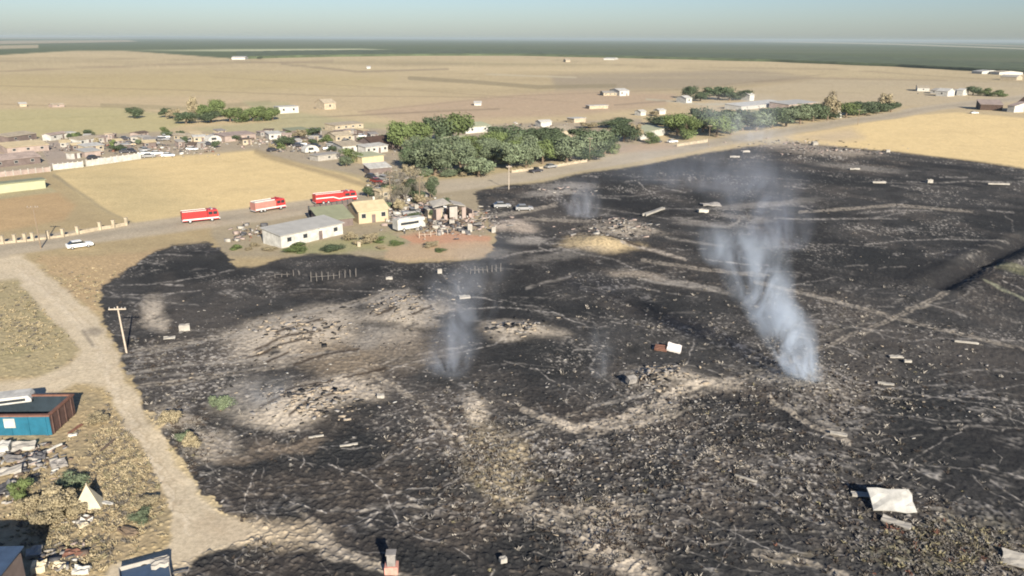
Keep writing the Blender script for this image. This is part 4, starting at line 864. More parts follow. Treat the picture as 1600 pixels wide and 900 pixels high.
for k in range(46):
    x_ = rt_.choice([rt_.uniform(70, 390), rt_.uniform(400, 625)]); y_ = rt_.uniform(212, 236) if x_ < 330 else rt_.uniform(206, 236)
    w_ = rt_.uniform(7, 20)
    house('shed', 'small weathered shed crowded among the other yard sheds', 'shed', (x_, y_), (x_+w_, y_-w_*rt_.uniform(.0, .12)), rt_.uniform(2.5, 5), rt_.uniform(1.8, 2.4), rt_.choice([MAUVE, CREAM, BROWNWALL, SHEET, ASHY]), rt_.choice([SHEET, ASHY, MAUVE, GREYROOF, TANROOF, WOODD]), rt_.choice(['shed', 'flat', 'gable']), .5, 1, True, 'small weathered sheds in the yards')
for k in range(28):
    x_ = rt_.choice([rt_.uniform(100, 320), rt_.uniform(420, 560)]); y_ = rt_.uniform(214, 240)
    car('old car parked among the crowded yard sheds', (x_, y_), 4.4, rt_.uniform(-.9, .9), rt_.choice(['grey', 'dark', 'tan', 'white', 'grey']), group='old cars parked in the yards', pick=False)
# tall palm
p = G(1297, 186); s_ = scl(p); hh = 46/s_
t = thing('palm_tree', 'tall thin palm rising above the roadside wood', 'palm', p)
MB().tube((0, 0, 0), (.2, 0, hh-2), .45, .3, 8).build('trunk', BARK, t)
pm = MB()
for k in range(46):
    a = random.uniform(0, 6.28); e = random.uniform(-.9, 1.2); l = random.uniform(2.4, 4.2)
    d = Vector((math.cos(a)*math.cos(e), math.sin(a)*math.cos(e), math.sin(e))); c = Vector((.2, 0, hh-3)); sdd = Vector((-math.sin(a), math.cos(a), 0))*.28
    m1 = c+d*l*.6+Vector((0, 0, .2)); m2 = c+d*l+Vector((0, 0, -.7))
    pm.add([c, m1+sdd, m2, m1-sdd], [(0, 1, 2, 3)])
pm.build('fronds', LEAF[3], t)
p = G(1310, 184); t = thing('white_tower', 'small white tower beside the golden olive tree', 'tower', p)
MB().prism([(-1.3, 0), (1.3, 0), (1.0, 4), (0, 6), (-1, 4)], -1, 1).build('wall', WHITE, t); MB().box(-.4, .4, -1.05, -.98, 0, 2).build('door', BROWNWALL, t)

# ================================================================== left foreground
# open roll-off container
fr = P(76, 650, 2.4); fl = P(-260, 653, 2.4); d = Vector((fr.x-fl.x, fr.y-fl.y, 0)).normalized(); L = 13.0; rz = math.atan2(d.y, d.x)
o_ = fr-d*L; D = 5.4
zb = hz(fr.x, fr.y)
RUSTD = mat('dark_rusty_steel', (0.10, 0.06, 0.05), .9, .35, 1.4, .3)
INNER = mat('blue_steel_painted_shade', (0.022, 0.034, 0.045), .8, .3, 1)  # shade inside the open container is put into this wall colour
t = thing('roll_off_container', 'open teal container with rusty rim and a white sign', 'container', (o_.x, o_.y, zb), rz)
MB().box(0, L, 0, .08, .15, 2.4).build('front_wall', TEAL, t)
MB().box(0, L, D-.08, D, .15, 2.4).build('rear_wall', INNER, t)
MB().box(L-.08, L, .08, D-.08, .15, 2.4).build('end_wall', RUSTD, t)
MB().box(0, .08, .08, D-.08, .15, 2.4).build('end_wall', RUST, t)
MB().box(.08, L-.08, .08, D-.08, .15, .3).build('floor', DARKMETAL, t)
rim = MB(); rim.box(-.1, L+.1, -.1, .32, 2.4, 2.58); rim.box(-.1, L+.1, D-.2, D+.1, 2.4, 2.58); rim.box(L-.25, L+.1, .32, D-.2, 2.4, 2.58); rim.build('rim', RUST, t)
for k in range(7): MB().box(L-.5-k*1.9, L-.38-k*1.9, -.07, 0, .15, 2.4).build('rib', TEAL, t)
for k in range(4): MB().box(L, L+.09, .4+k*1.4, .55+k*1.4, .15, 2.4).build('rib', RUSTD, t)
MB().box(L-4.9, L-3.7, -.1, -.071, 1.1, 2.2).build('sign', WHITE, t)
for k in (.6, 5, L-.6): MB().box(k-.2, k+.2, .1, D-.1, 0, .15).build('skid', DARKMETAL, t)
# white camper shell lying on the container contents
p = P(-10, 640, 2.2)
t = thing('camper_shell', 'white camper shell lying across the open container', 'camper shell', (p.x-1.3, p.y+2.4, 2.0), .35)
MB().prism([(-1.5, 0), (3.9, 0), (3.9, .35), (3.6, .8), (-1.5, .85)], -1.4, 1.0).build('shell', WHITE, t, .1)
MB().box(.4, 3.3, -1.44, -1.39, .25, .55).build('window', GLASS, t)
# junk pile by the container
def chunk(name, label, cat, px, py, sx, sy, sz, mt, rz=0, tilt=(0, 0), group=None, lift=0.0, crumple=.12):
    p = G(px, py); n = 5
    vs = []; fs = []; rg = random.Random(int(px*7+py*13)); OUT = [rg.uniform(-.07, .05) for _ in range(11)]; BMP = [rg.uniform(-1, 1) for _ in range(25)]
    for k in (0, 1):
        for j in range(n):
            for i in range(n):
                ex_ = 1+OUT[(i*7+j*3) % 11]*(i in (0, n-1)); ey_ = 1+OUT[(i*5+j*2) % 11]*(j in (0, n-1))
                vs.append(((i/(n-1)-.5)*sx*ex_, (j/(n-1)-.5)*sy*ey_, k*sz+BMP[j*n+i]*crumple*(min(sx, sy))))
    for k in (0, 1):
        for j in range(n-1):
            for i in range(n-1):
                q = (k*n*n+j*n+i, k*n*n+j*n+i+1, k*n*n+(j+1)*n+i+1, k*n*n+(j+1)*n+i); fs.append(q if k else q[::-1])
    bd = [i for i in range(n)]+[(j+1)*n-1 for j in range(1, n)]+[n*n-2-i for i in range(n-1)]+[(n-2-j)*n for j in range(n-2)]
    for i in range(len(bd)):
        a_, b_ = bd[i], bd[(i+1) % len(bd)]; fs.append((a_, b_, b_+n*n, a_+n*n))
    me = MB().add(vs, fs); o = me.build(name, mt)
    o.location = (p.x, p.y, p.z+lift); o.rotation_euler = (R(tilt[0]), R(tilt[1]), rz)
    return tag(o, label, cat, group)
J = [('board', 'white board leaning on the junk pile under the container', 'board', 38, 703, 2.2, 1.3, .06, SHEET, .5, (25, 10), .5), ('board', 'white angled plank on the right of the junk pile', 'board', 78, 708, 2.6, .3, .08, WHITE, .55, (0, -15), .4),
     ('crate', 'white crate at the left edge of the junk pile', 'crate', 8, 705, 1.1, 1.0, .9, WHITE, .2, (8, 4), .1), ('sheet_metal', 'grey crumpled sheet in the middle of the junk pile', 'sheet metal', 22, 722, 1.8, 1.2, .1, ASHY, 1.0, (15, 20), .4),
     ('board', 'pale slab at the bottom of the junk pile', 'board', 15, 740, 2.4, 1.2, .1, SHEET, .3, (10, -6), .3), ('debris_block', 'dark lump of scrap below the container corner', 'scrap', 62, 716, 1.6, 1.4, .7, DARKMETAL, .4, (0, 0), 0),
     ('debris_block', 'grey scrap heap right of the junk pile', 'scrap', 92, 728, 1.8, 1.5, .6, ASHY, .7, (10, 0), 0), ('debris_block', 'dark scrap heap left of the yellow green bush', 'scrap', 5, 765, 1.8, 1.8, .7, DARKMETAL, .7, (10, 0), 0),
     ('plank', 'brown plank lying in the dry weeds near the container', 'plank', 118, 672, .3, 2.2, .15, RUST, -.15, (0, 0), .1), ('plank', 'thin dark plank standing in the weeds by the lane', 'plank', 168, 698, .22, 2.8, .15, WOODD, -.1, (0, 0), .1),
     ('plank', 'pale plank at the foot of the brown plank', 'plank', 114, 682, .9, .4, .2, WHITE, .3, (0, 0), .1), ('debris_block', 'white plastic junk beside the dark ground shadow', 'junk', 136, 812, 1.3, .9, .5, WHITE, .3, (0, 10), 0),
     ('debris_block', 'small cream junk below the white plastic junk', 'junk', 130, 822, 1.0, .7, .3, CANVAS, .8, (0, 10), 0), ('branch_pile', 'brown log pile beside the lane mouth', 'log pile', 200, 833, 2.4, 1.0, .4, BARK, -.5, (0, 0), 0),
     ('board', 'white board lying on the dry grass right of the tent', 'board', 168, 788, 1.2, .4, .1, WHITE, -.3, (0, 0), .1), ('debris_block', 'white metal chair like scrap by the blue roof', 'scrap', 52, 868, 1.5, 1.2, .9, SHEET, .5, (20, 12), 0),
     ('debris_block', 'pale bucket scrap at the bottom left of the view', 'scrap', 62, 892, 1.3, 1.1, 1.1, CANVAS, .3, (0, 4), 0), ('debris_block', 'white round scrap at the very bottom beside the bucket', 'scrap', 128, 894, 1.6, .9, .7, WHITE, .1, (8, 4), 0),
     ('debris_block', 'brown scrap heap above the white round scrap', 'scrap', 118, 868, 2.2, 1.1, .4, RUST, .1, (8, 4), 0), ('debris_block', 'low cream scrap left of the white round scrap', 'scrap', 95, 885, 1.3, .9, .4, CANVAS, .1, (8, 4), 0)]
for n_, lb, ct, px, py, sx, sy, sz, mt, rz, tl, lf in J:
    q_ = n_ == 'debris_block' or n_ == 'branch_pile'; chunk(n_, lb, ct, px, py, sx*(.8 if q_ else 1), sy*(.8 if q_ else 1), sz*(.6 if q_ else 1), mt, rz, tl, None, lf, .24 if q_ else .12)
# cream tent like canvas
p = G(140, 792); t = thing('canvas_tent', 'cream peaked canvas tent in the dry grass', 'tent', p, .3)
MB().add([(-1.4, -.6, 0), (1.2, -.9, 0), (1.1, 1.1, 0), (-1.2, 1.0, 0), (.0, .1, 2.3)], [(0, 1, 4), (1, 2, 4), (2, 3, 4), (3, 0, 4), (0, 3, 2, 1)]).build('canvas', CANVAS, t)
MB().tube((0, .1, 0), (0, .1, 2.45), .05).build('pole', WOOD, t)
# blue roofed shack at the corner
a = P(-60, 858, 4.6)
t = thing('shack', 'shack with dark blue tarp roof at the bottom left corner', 'shack', (a.x-3, a.y-5.2, 0), .04)
MB().box(0, 7.6, 0, 5, 0, 4.2).build('wall', BROWNWALL, t)
MB().add([(-.2, -.2, 4.22), (7.8, -.2, 4.22), (7.8, 5.2, 4.6), (-.2, 5.2, 4.6), (-.2, -.2, 4.32), (7.8, -.2, 4.32), (7.8, 5.2, 4.7), (-.2, 5.2, 4.7)], [(0, 3, 2, 1), (4, 5, 6, 7), (0, 1, 5, 4), (1, 2, 6, 5), (2, 3, 7, 6), (3, 0, 4, 7)]).build('roof', BLUET, t)
MB().box(2, 2.9, -.05, .01, 0, 1.95).build('door', WOODD, t)
# utility trailer
a = P(262, 868, .9); b = P(185, 888, .9); d = (b-a); rz = math.atan2(d.y, d.x)+math.pi
t = thing('utility_trailer', 'open utility trailer with blue grey bed at the lane mouth', 'trailer', (b.x, b.y, 0), rz); L = (a-b).length
Wd = 4.2
MB().box(0, L, -Wd, 0, .5, .62).build('bed', BLUET, t)
for x0, x1, y0, y1 in ((0, L, -.06, 0), (0, .06, -Wd, -.07), (L-.06, L, -Wd, -.07), (0, L, -Wd-.07, -Wd-.01)): MB().box(x0, x1, y0, y1, .63, 1.0).build('side_board', SHEET, t)
for y in (-.12, -Wd-.1): MB().tube((L*.5, y, .36), (L*.5, y+.2, .36), .36, n=14).build('wheel', TYRE, t)
MB().tube((L, -Wd/2, .5), (L+1.3, -Wd/2, .45), .07).build('drawbar', DARKMETAL, t)
chunk('bucket', 'pale blue tarp bundle lying in the utility trailer', 'tarp', 252, 893, 1.4, .9, .35, SHEET, .4, (0, 0), None, .64)
# bushes in the foreground, left
tree(5, 32, 776, 32, 28, 'yellow green bush beside the dark ground shadow', 'bush', None, 'bush')
for q in [(3, 88, 806, 62, 40, 'tan dry bush left of the cream tent'), (3, 70, 826, 52, 34, 'orange tan dry bush above the dark shadow'), (3, 45, 806, 38, 28, 'pale dry bush below the yellow green bush'), (4, 110, 762, 44, 20, 'grey dry bush above the tan bushes'),
          (3, 118, 806, 34, 20, 'dry bush touching the cream tent'), (3, 232, 790, 34, 14, 'dry low bush by the lane edge, lower'), (4, 222, 812, 30, 13, 'grey low bush at the lane mouth'), (3, 150, 662, 36, 16, 'dry low bush by the lane, near the container'),
          (4, 345, 642, 32, 24, 'round pale bush alone inside the burned field edge'), (3, 268, 664, 34, 22, 'singed tan bush on the burned side of the lane'), (3, 302, 700, 30, 22, 'singed pale bush, lower on the burned side'), (4, 290, 690, 22, 16, 'grey singed bush between the two singed bushes')]:
    tree(*q[:5], q[5], 'bush', None, 'bush')

# ================================================================== things lying on the burned field
B_ = [('sheet_metal', 'large white sheet with torn right edge on the burned field', 'sheet metal', 1391, 792, 4.0, 2.6, .12, WHITE, -.08, (22, 0), .7), ('board', 'pale board left of the large white sheet', 'board', 1346, 776, 1.9, .7, .1, SHEET, -.15, (8, 0), .2),
      ('board', 'crumpled pale strip below the large white sheet', 'board', 1400, 820, 2.4, .8, .15, SHEET, -.7, (10, 0), .2), ('sheet_metal', 'white sheet cut by the right bottom edge', 'sheet metal', 1592, 880, 2.6, 1.6, .1, SHEET, -.5, (18, 0), .3),
      ('board', 'long white board lying in the upper burned field', 'board', 1022, 333, 11, 1.1, .5, SHEET, .95, (0, 0), .2), ('cabinet', 'small white cabinet standing near the utility pole', 'cabinet', 289, 516, 1.5, .8, .9, SHEET, .3, (0, 0), .0),
      ('board', 'pale flat board left below the white cabinet', 'board', 265, 529, 1.6, .8, .15, SHEET, .4, (0, 0), .1), ('sheet_metal', 'white and dark red crumpled panel in mid field', 'panel', 1053, 549, 2.0, 1.6, .3, PINKW, -.3, (20, 10), .4), ('sheet_metal', 'dark red burnt panel beside the white crumpled one', 'panel', 1033, 547, 1.8, 1.2, .3, RUST, -.4, (14, 0), .2),
      ('concrete_block', 'pale concrete slab at the end of the long board', 'concrete', 1110, 321, 5, 3.0, .4, ASHY, .1, (0, 0), .1), ('concrete_block', 'pale concrete lump right of the concrete slab', 'concrete', 1098, 332, 2.5, 1.5, .7, CONC, .1, (0, 0), .1),
      ('rock', 'small bright white rock at the bottom centre', 'rock', 786, 879, .6, .5, .4, SHEET, .4, (0, 0), .1), ('rock', 'white stone by the tan bank at the left', 'rock', 595, 622, .9, .6, .35, SHEET, .1, (0, 0), .1),
      ('sheet_metal', 'pale blue grey scrap in the bank corner of mid field', 'sheet metal', 985, 600, 1.2, .8, .8, ASHY, .5, (20, 0), .3), ('board', 'white board near the upper road edge of the burn', 'board', 1148, 247, 3.4, 1.2, .5, SHEET, -.2, (0, 0), .3),
      ('board', 'white scrap left of the upper road edge board', 'board', 1165, 239, 3, 1.2, .6, SHEET, .3, (0, 0), .3), ('board', 'pale strip in the upper right burned field', 'board', 1373, 287, 4, 1.2, .4, SHEET, -.05, (0, 0), .3),
      ('rock', 'white block in the upper right burned field', 'block', 1452, 286, 1.6, 1.3, 1.0, SHEET, 0, (0, 0), .1), ('board', 'second pale strip left of the pale strip, upper right', 'board', 1335, 266, 3.5, 1.0, .4, SHEET, 0, (0, 0), .3),
      ('board', 'thin white strip at the right edge, upper field', 'board', 1560, 290, 6, .6, .4, SHEET, -.15, (0, 0), .3), ('rock', 'small white lump on the far edge of the burn', 'block', 1387, 238, 1.5, 1.0, .9, SHEET, 0, (0, 0), .1),
      ('sheet_metal', 'white scrap by the rubble at the field corner', 'scrap', 1272, 227, 2.4, 1.5, 1.2, SHEET, .4, (15, 0), .3), ('rock', 'white fridge like block right of the burned house', 'block', 734, 362, 1.0, .9, 1.8, SHEET, .2, (0, 0), 0),
      ('rock', 'white drum beside the ruin yard', 'drum', 771, 363, .9, .8, 1.3, SHEET, .2, (0, 0), 0), ('water_tank', 'small round white tank behind the motorhome', 'tank', 651, 327, 1.0, 1.0, 1.2, SHEET, .2, (0, 0), 0),
      ('rock', 'white bucket like block before the burned house', 'block', 706, 352, 1.2, 1.0, 1.3, SHEET, .2, (0, 0), 0), ('rock', 'small white block on the reddish dirt lot', 'block', 725, 364, 1.2, .8, .6, SHEET, .2, (0, 0), 0), ('rock', 'small white block left on the reddish dirt lot', 'block', 680, 357, 1.3, .8, .7, SHEET, .2, (0, 0), 0),
      ('board', 'pale post like scrap before the dry yard', 'post', 561, 385, .7, .6, 1.0, CREAM, .2, (0, 0), 0), ('rock', 'white can in the middle of the burned field', 'block', 687, 427, .8, .6, .8, SHEET, .2, (0, 0), 0), ('rock', 'flat white stone below the burned post fence', 'block', 608, 436, 1.2, .8, .4, SHEET, .2, (0, 0), 0),
      ('board', 'white torn board right of the left smoke', 'board', 726, 466, 1.9, 1.0, .3, SHEET, .2, (6, 0), .1), ('board', 'thin white board below the tan bank, left', 'board', 494, 684, 1.6, .25, .15, SHEET, .35, (0, 0), .1), ('board', 'white bent strip in the lower left burn', 'board', 545, 697, 2.0, .3, .15, SHEET, .3, (0, 0), .1),
      ('log', 'pale fallen branch in the lower right burn', 'branch', 1165, 750, 2.2, .18, .2, SHEET, -.6, (0, 0), .1), ('board', 'pale strip right of the right hand smoke base', 'board', 1384, 601, 1.9, .6, .15, SHEET, -.4, (0, 0), .1), ('board', 'white flat board right of the smoke', 'board', 1400, 559, 1.8, .8, .15, SHEET, -.1, (0, 0), .1),
      ('rock', 'pale stone right of the white flat board', 'rock', 1418, 567, 1.0, .5, .3, SHEET, -.1, (0, 0), .1), ('board', 'torn white strip at lower right, left of the large sheet', 'board', 1310, 680, 1.8, .5, .2, SHEET, -.5, (0, 0), .1), ('log', 'pale long branch at the right edge of mid field', 'branch', 1510, 537, 3.0, .3, .25, SHEET, -.35, (0, 0), .1)]
for n_, lb, ct, px, py, sx, sy, sz, mt, rz, tl, lf in B_: chunk(n_, lb, ct, px, py, sx, sy, sz, mt, rz, tl, None, lf, .03 if n_ == 'sheet_metal' else .08)
# brick stump at the bottom centre
p = G(612, 893); t = thing('brick_chimney', 'small pale chimney stump on pink bricks at the bottom centre', 'chimney', p, .05)
MB().box(-.55, .55, -.5, .5, 0, .7).build('brick_base', PINK, t, .04); MB().box(-.33, .35, -.32, .33, .7, 1.75).build('stack', ASHY, t, .03); MB().box(-.4, .42, -.38, .4, 1.75, 1.86).build('cap', ASHY, t)
# burned posts
def posts(label, A, B, n, h_, mt):
    a, b, rz, L = seg(A, B); t = thing('burned_fence', label, 'fence', a, rz)
    for i in range(n):
        hh = h_*random.uniform(.6, 1.1); x = L*i/(n-1); MB().tube((x, 0, -.2), (x+random.uniform(-.15, .15), random.uniform(-.1, .1), hh), .09, .07, 6).build('post', mt, t)
    MB().tube((0, 0, h_*.5), (L*.6, .1, h_*.35), .05, n=5).build('rail', mt, t)
PSTM = mat('scorched_post_wood', (0.13, 0.12, 0.11), .95, .3, 2)
posts('row of pale posts along the upper left burn edge', (486, 440), (556, 432), 9, 1.7, PSTM); posts('row of short pale posts right of the left smoke', (735, 428), (782, 424), 8, 1.5, PSTM)
posts('sagging posts at the left of the burn edge', (430, 434), (468, 430), 5, 1.2, PSTM)
posts('scattered posts in front of the burned house yard', (655, 372), (700, 366), 6, 1.4, WOOD)

# ================================================================== stuff: litter, scrub, weeds, yard junk
def scatter_px(n, boxes):
    out = []
    tot = sum(b[4] for b in boxes)
    for b in boxes:
        k = int(n*b[4]/tot); x = rng.normal(b[0], b[2]*.55, k); y = rng.normal(b[1], b[3]*.55, k); out.append(np.stack([x, y], 1))
    return np.concatenate(out)
def px2w(q):
    dx = fw.x+rt.x*(q[:, 0]-800)/FPX-up.x*(q[:, 1]-450)/FPX; dy = fw.y+rt.y*(q[:, 0]-800)/FPX-up.y*(q[:, 1]-450)/FPX; dz = fw.z+rt.z*(q[:, 0]-800)/FPX-up.z*(q[:, 1]-450)/FPX
    tt = -H/dz; return dx*tt, dy*tt
def inpoly(poly, x, y):
    ins = np.zeros(len(x), bool); n = len(poly)
    for i in range(n):
        ax, ay = poly[i]; bx, by = poly[(i+1) % n]
        if ay == by: continue
        ins ^= ((ay > y) != (by > y)) & (x < (bx-ax)*(y-ay)/(by-ay)+ax)
    return ins
BURNP = [(x, y) for x, y in BURN]
def litter(name, label, n, boxes, mats, szl, szh, poly=None, wmat=None, flat=.14, kind='stuff'):
    q = scatter_px(n, boxes); q = q[(q[:, 1] < 1000) & (q[:, 1] > 85)]
    if poly: q = q[inpoly(poly, q[:, 0], q[:, 1])]
    x, y = px2w(q)
    if poly:
        kp = fbm(x+y*.3, y*.6, 26, 4, 103) < rng.uniform(-.35, .4, len(x)); x = x[kp]; y = y[kp]
    k = len(x); z = height(x, y)+.04
    L = np.exp(rng.uniform(np.log(szl), np.log(szh), k)); Wd = L*rng.uniform(.12, .8, k); Hh = L*flat*rng.uniform(.2, 1, k)
    a = rng.uniform(0, math.pi, k); ca_, sa_ = np.cos(a), np.sin(a); tl = rng.normal(0, .25, k)
    corners = []
    for cz in (0, 1):
        for cx, cy in ((-1, -1), (1, -1), (1, 1), (-1, 1)):
            ux = cx*L/2*rng.uniform(.7, 1, k); uy = cy*Wd/2*rng.uniform(.6, 1, k)
            corners.append(np.stack([x+ux*ca_-uy*sa_, y+ux*sa_+uy*ca_, z+cz*Hh+ux*tl*.5+.02], 1))
    V8 = np.stack(corners, 1).reshape(-1, 3); base = np.arange(k)[:, None]*8
    fl = np.array([(4, 5, 6, 7), (0, 1, 5, 4), (1, 2, 6, 5), (2, 3, 7, 6), (3, 0, 4, 7)])
    F_ = (base[:, :, None]+fl[None]).reshape(-1, 4)
    pw = np.array(wmat or [1]*len(mats), float); mi = np.repeat(rng.choice(len(mats), k, p=pw/pw.sum()), 5)
    o = np_mesh(name, V8, F_, mats, mi); tag(o, label, 'debris', kind=kind); return o
litter('burned_debris', 'countless small bits of ash, boards and scrap over the burned field', 12000,
       [(800, 650, 500, 200, 3), (1300, 560, 300, 220, 2), (600, 500, 200, 60, 1), (1000, 700, 200, 60, 1.2), (1000, 400, 300, 90, 1), (1350, 380, 260, 90, .8), (820, 560, 100, 50, .5), (1250, 600, 90, 40, .8), (960, 360, 60, 14, .5), (840, 300, 80, 18, .4), (1290, 242, 90, 12, .6), (740, 340, 50, 24, .4), (330, 560, 100, 80, .6), (1150, 640, 120, 30, .8), (470, 620, 90, 30, .3)],
       [SHEET, ASHY, DIRTHEAP, CHARW, WHITE], .10, .55, BURNP, [1.5, 6, 2, 5, .2])
litter('field_corner_rubble', 'rubble of broken blocks and scrap along the far corner of the burn', 700, [(1290, 238, 90, 9, 1.6), (1220, 224, 60, 5, .8), (960, 358, 60, 12, 1), (740, 345, 45, 18, 1.2), (880, 300, 60, 8, .4)], [SHEET, ASHY, MAUVE, CHARW], .4, 1.8, None, [1.5, 3, 3, 3], .22)
litter('yard_junk', 'mixed junk, tyres, pallets and scrap lying about the yards', 2600, [(150, 232, 70, 12, 2), (290, 232, 60, 10, 1.4), (480, 226, 60, 14, 1.6), (560, 232, 50, 20, 1), (600, 288, 24, 24, 3), (640, 330, 45, 24, 3.4), (690, 348, 55, 18, 3), (40, 228, 50, 10, 1), (400, 222, 60, 8, .8), (840, 198, 60, 6, .5), (390, 365, 30, 12, .4), (1475, 146, 40, 5, .3)],
       [SHEET, WHITE, MAUVE, DARKMETAL, RUST, ASHY, WOODD], .3, 1.9, None, [2, .6, 3, 4, 1.0, 3, 3], .45)
litter('container_yard_junk', 'heap of white and dark scrap under the teal container', 420, [(40, 720, 60, 26, 2), (95, 875, 45, 18, 1), (10, 770, 22, 24, .6), (130, 815, 20, 8, .3)], [SHEET, WHITE, DARKMETAL, MAUVE, ASHY, WOODD], .2, 1.1, None, [2.5, .8, 4, 2, 4, 3], .3)
litter('soil_clods', 'loose clods and broken crust on the tan heaps', 900, [(470, 520, 80, 26, 2), (490, 632, 70, 26, 2), (625, 480, 45, 22, 1.5), (1035, 592, 50, 16, 1), (810, 516, 40, 12, 1)], [DIRTHEAP, ASHY, CHARW], .2, 1.1, None, [4, 1.5, 2.4], .2)
def scrub(name, label, cat, n, boxes, mats, wm, hl, hh_, poly=None, blades=14, spread=.6, wid=.03, excl=None):
    q = scatter_px(n, boxes); q = q[(q[:, 1] < 1010) & (q[:, 1] > 300)]
    if poly: q = q[inpoly(poly, q[:, 0], q[:, 1])]
    for e in (excl or []): q = q[~inpoly(e, q[:, 0], q[:, 1])]
    x, y = px2w(q)
    if poly:
        kp = fbm(x+y*.3, y*.6, 26, 4, 103) < rng.uniform(-.3, .45, len(x)); x = x[kp]; y = y[kp]
    k = len(x)
    if k == 0: return
    z = height(x, y); h_ = rng.uniform(hl, hh_, k)
    x = np.repeat(x, blades); y = np.repeat(y, blades); z = np.repeat(z, blades); hB = np.repeat(h_, blades)*rng.uniform(.4, 1.1, k*blades)
    n_ = len(x); a = rng.uniform(0, 2*math.pi, n_); sp = rng.uniform(.1, 1, n_)*spread*hB; bx = x+rng.normal(0, .22, n_)*hB*1.6; by = y+rng.normal(0, .22, n_)*hB*1.6
    tx = bx+np.cos(a)*sp; ty = by+np.sin(a)*sp; pa_ = rng.uniform(0, math.pi, n_); wx = np.cos(pa_)*wid*hB*3; wy = np.sin(pa_)*wid*hB*3
    mxx = (bx*.4+tx*.6)+rng.normal(0, .08, n_); myy = (by*.4+ty*.6)+rng.normal(0, .08, n_)
    V4 = np.stack([np.stack([bx-wx*.5, by-wy*.5, z-.05], 1), np.stack([bx+wx*.5, by+wy*.5, z-.05], 1), np.stack([mxx+wx, myy+wy, z+hB*.65], 1), np.stack([tx, ty, z+hB], 1)], 1).reshape(-1, 3)
    pw = np.array(wm, float); mi = np.repeat(rng.choice(len(mats), k, p=pw/pw.sum()), blades)
    o = np_mesh(name, V4, np.arange(4*n_).reshape(-1, 4), mats, mi); tag(o, label, cat, kind='stuff'); return o
SCT = mat('singed_straw', (0.125, 0.112, 0.094), .95, .4, 1); SCG = mat('ashen_twigs', (0.17, 0.16, 0.148), .95, .4, 1); SCB = mat('burned_twigs', (0.06, 0.048, 0.04), .95, .4, 1); WEED = mat('dry_weed', (0.36, 0.30, 0.19), .95, .35, 1); WEEDG = mat('olive_weed', (0.22, 0.195, 0.12), .95, .35, 1)
scrub('burned_scrub', 'low burned scrub with pale twigs over the near field', 'scrub', 5600, [(800, 800, 460, 130, 4), (1200, 640, 260, 60, 1.5), (1450, 860, 160, 60, 1.8), (420, 860, 140, 50, 1), (760, 720, 60, 90, .8), (950, 840, 60, 60, .6), (1350, 700, 250, 150, 1.5), (290, 690, 40, 60, .5), (230, 560, 60, 60, .3)],
      [SCT, SCG, SCB, WEEDG], [1.5, 4, 5, .2], .08, .30, BURNP, 14, 2.4, .028, [ROAD])
SCP = mat('ash_coated_tufts', (0.29, 0.265, 0.23), .95, .35, 1)
scrub('ashen_tufts', 'pale ash coated tufts clumped over the burned field', 'tufts', 1500, [(800, 760, 460, 150, 3), (1250, 560, 280, 120, 2), (1350, 720, 220, 140, 2), (1010, 690, 150, 50, 1), (760, 720, 60, 90, .8), (260, 680, 40, 60, .3), (1000, 460, 260, 60, 1)], [SCP, SCT, SCG], [3, 1.5, 1], .12, .40, BURNP, 14, 2.1, .032, [ROAD])
scrub('dry_weeds', 'dry weeds on the ground beside the dirt lane', 'weeds', 3400, [(40, 500, 70, 60, 1), (190, 740, 55, 90, 2), (80, 800, 60, 60, 1), (110, 870, 60, 30, .6), (150, 450, 70, 25, .4), (420, 835, 120, 20, .7)],
      [WEED, WEEDG, SCT], [4, 1.5, 2], .08, .32, None, 16, 2.0, .022, [ROAD, BURN])
scrub('corner_scrub', 'sparse straw coloured scrub at the bottom right corner', 'scrub', 520, [(1470, 860, 130, 40, 1)], [SCT, WEEDG, RUST, SCG], [3, 2, .3, 3], .1, .4, BURNP, 18, 2.0, .028)

